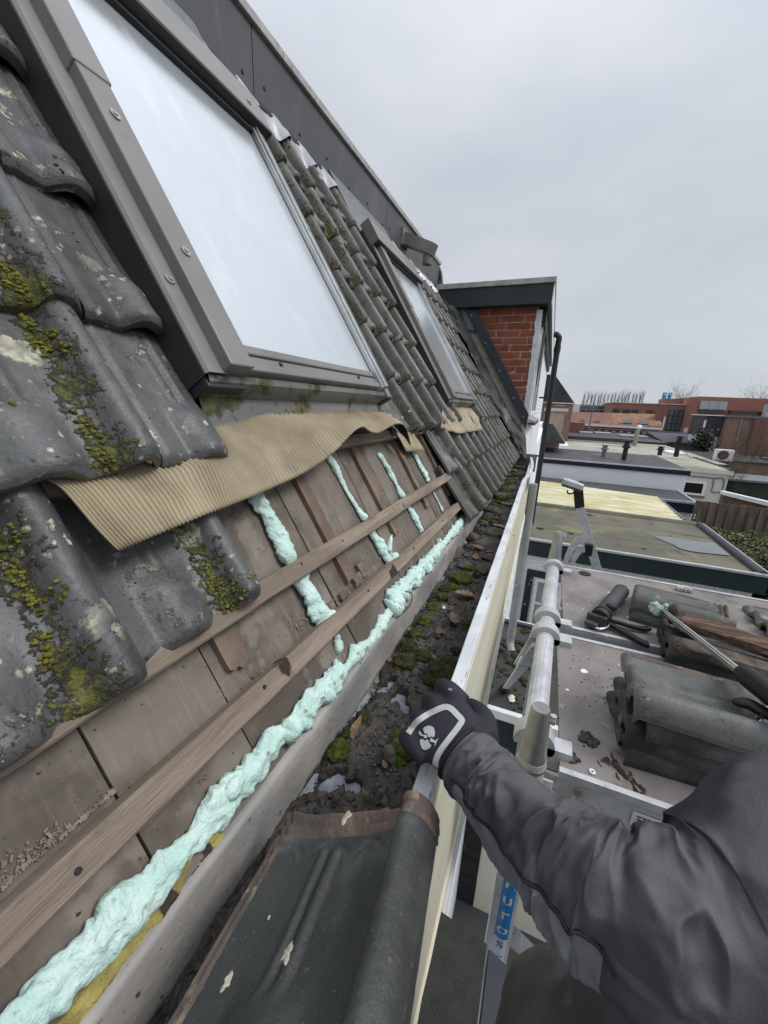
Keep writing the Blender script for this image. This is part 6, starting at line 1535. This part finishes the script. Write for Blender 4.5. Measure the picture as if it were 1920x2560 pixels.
# grey glass wing and distant house at the left
b6 = empty('grey_glass_wing', (6.5, 85, GZ), 'grey glazed office wing left of the red building', 'building')
bx('wall', 'grey_panel', b6, (3.4, 9.8, 80, 90, GZ, 1.15)); bx('window_band', 'glass_blue', b6, (4.6, 9.7, 79.9, 79.99, .45, 1.0))
for k in range(5): bx('window', 'window_dark', b6, (4.7 + k*1.0, 5.55 + k*1.0, 79.88, 79.99, -.4, .25))
bx('pale_end', 'white_paint', b6, (3.3, 4.55, 79.85, 80.5, -.3, 1.12))
b7 = empty('gabled_house', (.6, 33, GZ), 'house with a steep dark slate roof beside the dark downpipe', 'house')
mb = MB(); mb.prism([V((-3.4, 30, .50)), V((1.35, 30, .50)), V((-.10, 30, 2.25)), V((-1.8, 30, 2.4))], (0, 6, 0)); obj('roof', mb, M_['roof_slate'], b7)
bx('wall', 'wall_brown2', b7, (-3.2, 1.30, 30.1, 36, GZ, .499)); bx('eaves', 'cream_paint', b7, (-3.4, 1.4, 29.9, 36.1, .44, .499)); 
b8 = empty('pink_dormer_house', (.3, 23, GZ), 'low house with a pinkish boarded dormer and cream cornice', 'house')
for k in range(6): bx('board', 'pink_paint', b8, (-.3 + k*.155, -.15 + k*.155, 22.0 + .006*(k % 2), 22.06, -1.1, -.06))
bx('cornice', 'cream_paint', b8, (-.35, .76, 21.9, 23, -.058, .09)); bx('core', 'pink_paint', b8, (-.3, .6, 22.07, 24, GZ, -.06))
mb = MB(); mb.tube(crom([(.1, 21.95, .17), (.35, 21.95, .19), (.55, 21.95, .17), (.62, 21.95, .22)], 4), .05, 8); obj('cornice_scroll', mb, M_['zinc_grey'], b8, smooth=180)
mb = MB(); mb.hexa([(-.3, 19.4, -1.45), (.78, 19.4, -1.45), (.78, 22, -1.45), (-.3, 22, -1.45), (-.3, 19.4, -.55), (.15, 19.4, -.62), (.75, 22, -1.3), (-.3, 22, -1.0)]); obj('low_roof', mb, M_['lead_sheet'], b8)
# flags
for i, (x, lab) in enumerate(((15.75, 'left of two light blue flags above the red building'), (16.45, 'right of two light blue flags above the red building'))):
    f = empty('flag', (x, 76, GZ), lab, 'flag', 'flags above the red building')
    mb = MB(); mb.slab(lambda a, b: (x + .05 + .52*a, 76 + .08*math.sin(a*6 + b*3), lerp(3.35, 1.7, b) + .03*a), 8, 10, (0, .01, 0)); obj('cloth', mb, M_['flag_blue'], f, smooth=180)
    mb = MB().cyl((x, 76, GZ), (x, 76, 3.5), .04, 8); obj('pole', mb, M_['white_paint'], f)
    mb = MB(); mb.blob((x + .31, 75.86, 3.05), (.13, .02, .12), 12, 8, 0); obj('emblem', mb, M_['white_sticker'], f, smooth=180)
# bare trees
def bare_tree(name, lab, x, y, z0, h, w, seed, group, poplar=False, m_='twig_grey', th=.06):
    rn = random.Random(seed); t = empty(name, (x, y, z0), lab, 'tree', group)
    mb = MB().tube([(x, y, z0), (x, y, z0 + h*.5), (x, y, z0 + h*.96)], [th*1.6, th, th*.3], 6); obj('trunk', mb, M_[m_], t, smooth=60)
    mb = MB()
    for i in range(80 if poplar else 70):
        k = rn.uniform(.12, .9) if poplar else rn.uniform(.35, .8); p = V((x, y, z0 + h*k)); a = rn.uniform(0, 6.28)
        o_ = .22 if poplar else rn.uniform(.6, 1.4)
        d = V((math.cos(a)*o_, math.sin(a)*o_, 1)).normalized(); L = h*(.28*(1-k*.5) if poplar else rn.uniform(.25, .42)); pts = [p]
        for s in range(3):
            d = (d + V((rn.gauss(0, .12), rn.gauss(0, .12), .12))).normalized(); p = p + d*L/3; pts.append(p)
            for q in range(3 if not poplar else 2):
                e = (d + V((rn.gauss(0, .5), rn.gauss(0, .5), .2))).normalized(); mb.tube([p, p + e*L*.25], [th*.22, th*.08], 3, cap=False)
        mb.tube(pts, [th*.5, th*.38, th*.25, th*.1], 3, cap=False)
    obj('crown', mb, M_[m_], t, smooth=60)
NP = 18
ords = ['leftmost', 'second', 'third', 'fourth', 'fifth', 'sixth', 'seventh', 'eighth', 'ninth', 'tenth', 'eleventh', 'twelfth', 'thirteenth', 'fourteenth', 'fifteenth', 'sixteenth', 'seventeenth', 'rightmost']
for i in range(NP):
    bare_tree('poplar_tree', ('%s bare poplar in the distant row' % ords[i]) + ('' if i in (0, NP-1) else ' counted from the left'), 9.6 + i*.98 + random.uniform(-.15, .15), 150 + random.uniform(-1, 1), GZ, 10.9 + i*.04 + random.uniform(-.3, .3), 1, 40 + i, 'distant row of bare poplars', True, th=.06)
bare_tree('bare_tree', 'bare spreading tree behind the red building beside the flags', 21.9, 90, GZ, 9.9, 3, 71, 'bare trees behind the red building', th=.05)
bare_tree('bare_tree', 'bare tree above the curved red building at the right edge', 33.2, 90, GZ, 10.6, 3, 72, 'bare trees behind the red building', th=.05)
mb = MB().cyl((21.0, 150, GZ), (21.0, 150, 7.6), .05, 6); obj('mast', mb, M_['zinc_grey'], None, 'thin mast rising above the row of poplars', 'mast')
# ================================================================== the roofer: arm, glove, shoulder and knee
from mathutils.bvhtree import BVHTree
per = empty('person', tuple(atd(1900, 2700, .35) + V((.1, -.1, -.4))), 'person in a black work jacket and dark glove holding the gutter edge', 'person')
def loft(ctrl, nseg, per_span, disp=None, up=CU):
    """ctrl: (point, half width, half thickness); returns rings, axis data"""
    P = crom([tuple(c[0]) for c in ctrl], per_span); R1 = crom([(c[1], c[2], 0) for c in ctrl], per_span); n = len(P)
    rings = []; sd = None
    for i, p in enumerate(P):
        d = (P[min(i+1, n-1)] - P[max(i-1, 0)]).normalized()
        sd = d.cross(up).normalized() if sd is None else (sd - d*sd.dot(d)).normalized()
        u = sd.cross(d); ring = []
        for k in range(nseg):
            a = 2*math.pi*k/nseg; q = sd*math.cos(a)*R1[i].x + u*math.sin(a)*R1[i].y
            m = 1 + (disp(i/(n-1), a, p + q) if disp else 0)
            ring.append(p + q*m)
        rings.append(ring)
    return rings
def rings_mb(rings, mfun=None, cap=True):
    ns = len(rings[0]); mb = MB(); vs = [p for r in rings for p in r]; fs = []; ms = []
    for i in range(len(rings)-1):
        for k in range(ns):
            k2 = (k+1) % ns; f = (i*ns+k, i*ns+k2, (i+1)*ns+k2, (i+1)*ns+k); fs.append(f)
            if mfun:
                c = (vs[f[0]] + vs[f[1]] + vs[f[2]] + vs[f[3]])/4; nrm = (vs[f[2]]-vs[f[0]]).cross(vs[f[3]]-vs[f[1]]).normalized(); nrm = nrm if nrm.dot(c - sum(rings[i], V())/ns) > 0 else -nrm; ms.append(mfun(i/(len(rings)-1), c, (c - sum(rings[i], V())/ns).normalized()))
            else: ms.append(0)
    if cap:
        fs.append(tuple(range(ns))[::-1]); fs.append(tuple(range((len(rings)-1)*ns, len(rings)*ns))); ms += [0, 0]
    mb.v = [tuple(v) for v in vs]; mb.f = fs; mb.m = ms; return mb
# ---- glove
Pk, Ik = atd(1052, 1862, .492), atd(1144, 1750, .522)
AX = (Ik - Pk).normalized()
kn = atd(1096, 1806, .510); wr = atd(1188, 1900, .470); ax = (kn - wr).normalized(); AX = (AX - ax*AX.dot(ax)).normalized(); nm = AX.cross(ax).normalized()
if nm.dot(-kn) < 0: nm = -nm
gm = MB()
def slabring(c, hw, ht, rows=22):
    out = []
    for k in range(rows):
        a = 2*math.pi*k/rows; cx_, sx_ = math.cos(a), math.sin(a)
        out.append(c + AX*(math.copysign(abs(cx_)**.75, cx_)*hw) + nm*(math.copysign(abs(sx_)**.8, sx_)*ht))
    return out
secs = [(atd(1225, 1965, .45), .036, .032), (atd(1204, 1930, .460), .035, .029), (wr, .035, .026), (wr.lerp(kn, .4), .040, .024), (wr.lerp(kn, .75), .044, .021), (kn, .044, .018), (kn + ax*.016 - nm*.006, .041, .014)]
gm.add([p for s_ in secs for p in slabring(*s_)], [(i*22+k, (i+1)*22+k, (i+1)*22+(k+1) % 22, i*22+(k+1) % 22) for i in range(len(secs)-1) for k in range(22)] + [tuple(range(22)), tuple(range((len(secs)-1)*22, len(secs)*22))[::-1]])
for f, (t, ln, dd_) in enumerate(((-.040, .050, -.006), (-.014, .058, .0), (.013, .062, .004), (.040, .056, .004))):
    b = kn + AX*t - nm*.001 + ax*dd_
    gm.tube(crom([tuple(b - ax*.012), tuple(b + ax*.012 + nm*.001), tuple(b + ax*.027 - nm*.012), tuple(b + ax*.027 - nm*.034), tuple(b + ax*.010 - nm*(ln))], 4), [.0135, .0135, .0138, .014, .014, .0138, .0132, .013, .0128, .0125, .0125, .0122, .012, .0118, .0115, .011, .009][:17], 14)
gm.tube(crom([tuple(wr.lerp(kn, .15) + AX*.026 - nm*.006), tuple(wr.lerp(kn, .45) + AX*.048 - nm*.022), tuple(wr.lerp(kn, .9) + AX*.052 - nm*.040), tuple(kn + AX*.046 - nm*.055)], 4), [.020, .019, .018, .017, .016, .0155, .015, .0145, .014, .0135, .013, .012, .009], 14)
gl = obj('glove', gm, M_['glove'], per, 'black work glove with reflective stripe gripping the gutter edge', smooth=180)
rm = gl.modifiers.new('remesh', 'REMESH'); rm.mode = 'VOXEL'; rm.voxel_size = .0026; rm.use_smooth_shade = True
sm = gl.modifiers.new('smooth', 'SMOOTH'); sm.factor = .5; sm.iterations = 6
bpy.context.view_layer.update()
dg = bpy.context.evaluated_depsgraph_get(); ev = gl.evaluated_get(dg); me_ = ev.to_mesh()
gv = [gl.matrix_world @ v.co for v in me_.vertices]; gf = [tuple(p.vertices) for p in me_.polygons]
bvh = BVHTree.FromPolygons(gv, gf); ev.to_mesh_clear()
def onto(u, v, lift=.0009):
    r = ray(u, v).normalized(); h = bvh.ray_cast(V((0, 0, 0)), r)
    if h[0] is None:
        h2 = bvh.find_nearest(r*.5); return h2[0] + V(h2[1])*lift
    return h[0] - r*lift*1.2
hz = lambda a, b: (980 + a/4.88, 1680 + b/4.88)
def ribbon(pts, w, nm_, m_, lift=.0009):
    C = crom([(p[0], p[1], 0) for p in pts], 10); n = len(C); mb = MB(); vs = []
    for i, p in enumerate(C):
        d = (C[min(i+1, n-1)] - C[max(i-1, 0)]).normalized(); s_ = V((-d.y, d.x, 0))
        for k in range(5): q = p + s_*w*(k/4 - .5); vs.append(onto(q.x, q.y, lift))
    mb.add(vs, [(i*5+k, i*5+k+1, (i+1)*5+k+1, (i+1)*5+k) for i in range(n-1) for k in range(4)])
    return obj(nm_, mb, M_[m_], gl, smooth=180)
ribbon([hz(*p) for p in ((198, 748), (290, 620), (420, 525), (560, 455), (655, 425), (722, 448), (800, 525), (852, 585), (835, 630), (770, 720), (670, 850), (590, 960), (545, 1050), (530, 1130), (548, 1220))], 15, 'reflective_stripe', 'reflective')
def decal(poly, nm_, m_='reflective', lift=.0011):
    P = [hz(*p) for p in poly]; cx_ = sum(p[0] for p in P)/len(P); cy_ = sum(p[1] for p in P)/len(P)
    C = crom([(p[0], p[1], 0) for p in P + P[:1]], 4)[:-1]; mb = MB(); n = len(C); vs = []
    for q in (1.0, .66, .33): vs += [onto(cx_ + (p.x-cx_)*q, cy_ + (p.y-cy_)*q, lift) for p in C]
    vs.append(onto(cx_, cy_, lift)); fs = []
    for j in range(2): fs += [(j*n+i, j*n+(i+1) % n, (j+1)*n+(i+1) % n, (j+1)*n+i) for i in range(n)]
    fs += [(2*n+i, 2*n+(i+1) % n, 3*n) for i in range(n)]
    mb.add(vs, fs); obj(nm_, mb, M_[m_], gl, smooth=180)
decal([(376, 695), (405, 666), (455, 654), (495, 668), (518, 705), (522, 760), (508, 795), (478, 785), (455, 800), (440, 780), (428, 752), (402, 752), (388, 725)], 'emblem')
decal([(340, 835), (362, 814), (385, 826), (410, 836), (436, 822), (452, 862), (476, 886), (470, 915), (440, 940), (405, 952), (370, 935), (348, 890)], 'emblem')
decal([(322, 742), (334, 716), (346, 748), (392, 768), (416, 766), (430, 784), (420, 806), (398, 806), (386, 786), (344, 772)], 'emblem', lift=.0013)
decal([(476, 800), (530, 838), (566, 806), (545, 850), (522, 905), (526, 866), (464, 846)], 'emblem', lift=.0013)
vs, fs = text_mb('ss', 62)
mb = MB(); ca_, sa_ = math.cos(.35), math.sin(.35)
mb.add([onto(*hz(705 + (p.x*ca_ + p.y*sa_)*1.0, 222 + (p.x*sa_ - p.y*ca_)*.8), .0012) for p in vs], [f[::-1] for f in fs]); obj('print', mb, M_['reflective'], gl)

# ---- jacket sleeve running into shoulder and chest
def folds(t, a, p):
    r1 = 1 - abs(fb((t*9 + .25*math.sin(a*1.0 + 1), a*.55, 0), 1.25, 3, 4.0))*1.6
    r2 = 1 - abs(fb((t*16 - .3*math.cos(a), a*.8, 3), 1.0, 2, 9.0))*1.8
    w = sst(.05, .16, t)*(1 - .65*sst(.55, .75, t))
    d = w*(.17*(r1**2.0 if r1 > 0 else r1*.5) - .08 + .07*(r2 - .4)) + .008*fb(p, 60, 2)
    d -= .08*math.exp(-((t - .555 - .012*math.sin(a*2))/.014)**2)*sst(-.6, .6, math.sin(a + .6))   # crease where sleeve meets the body
    d += .05*sst(.565, .60, t)*(1 - sst(.66, .9, t))
    return d
ctrl = [(atd(1150, 1882, .480), .034, .034), (atd(1172, 1906, .470), .038, .038), (atd(1236, 1984, .435), .040, .042), (atd(1318, 2070, .385), .043, .044), (atd(1405, 2150, .355), .047, .048), (atd(1492, 2226, .330), .052, .053),
        (atd(1596, 2295, .310), .054, .059), (atd(1800, 2342, .300), .063, .073), (atd(2130, 2268, .30), .095, .105), (atd(2350, 2800, .27), .15, .16), (atd(2500, 3300, .26), .18, .18)]
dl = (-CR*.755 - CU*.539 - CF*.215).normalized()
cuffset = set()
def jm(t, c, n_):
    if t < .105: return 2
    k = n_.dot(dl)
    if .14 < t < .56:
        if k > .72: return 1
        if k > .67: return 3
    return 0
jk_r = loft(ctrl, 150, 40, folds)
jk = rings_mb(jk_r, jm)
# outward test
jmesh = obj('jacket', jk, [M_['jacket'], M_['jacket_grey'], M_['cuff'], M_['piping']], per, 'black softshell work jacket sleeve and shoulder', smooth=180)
# piping along the edge of the grey panel, and a second stitched seam
for thr, rad, m_ in ((.695, .0015, 'piping'),):
    pts = []
    for i in range(int(.13*len(jk_r)), int(.575*len(jk_r)), 3):
        r_ = jk_r[i]; c_ = sum(r_, V())/len(r_); best = None
        for p in r_:
            o_ = (p - c_).normalized()
            if o_.dot(-c_.normalized()) < 0: continue
            e_ = abs(o_.dot(dl) - thr)
            if best is None or e_ < best[0]: best = (e_, p + o_*rad*.4)
        if best: pts.append(best[1])
    pts = [pts[0]] + [(pts[i-1] + pts[i]*2 + pts[i+1])/4 for i in range(1, len(pts)-1)] + [pts[-1]]
    mb = MB(); mb.tube(pts, rad, 6); obj('seam', mb, M_[m_], jmesh, smooth=180)
# velcro tab and cuff rim
ring = jk_r[0]; c0 = sum(ring, V())/len(ring)
mb = MB(); mb.tube([c0 + (p - c0)*1.03 for p in ring] + [c0 + (ring[0] - c0)*1.03], .0028, 6, cap=False); obj('cuff_rim', mb, M_['piping'], jmesh, smooth=180)
tb = [jk_r[4][k] for k in range(0, 150)]
# ---- knee
def kd(t, a, p): return .05*(1 - abs(fb((t*7, a*.8, 2), 1.4, 3))*1.5) + .02*fb(p, 30, 2)
kr = loft([(atd(1900, 2900, .36), .10, .10), (atd(1650, 2740, .40), .090, .09), (atd(1480, 2640, .43), .080, .08), (atd(1408, 2625, .46), .074, .074), (atd(1390, 2760, .52), .066, .066), (atd(1400, 2980, .60), .06, .06)], 64, 18, kd)
tr = obj('trousers', rings_mb(kr), M_['trousers'], per, 'worn dark grey work trouser knee', smooth=180)
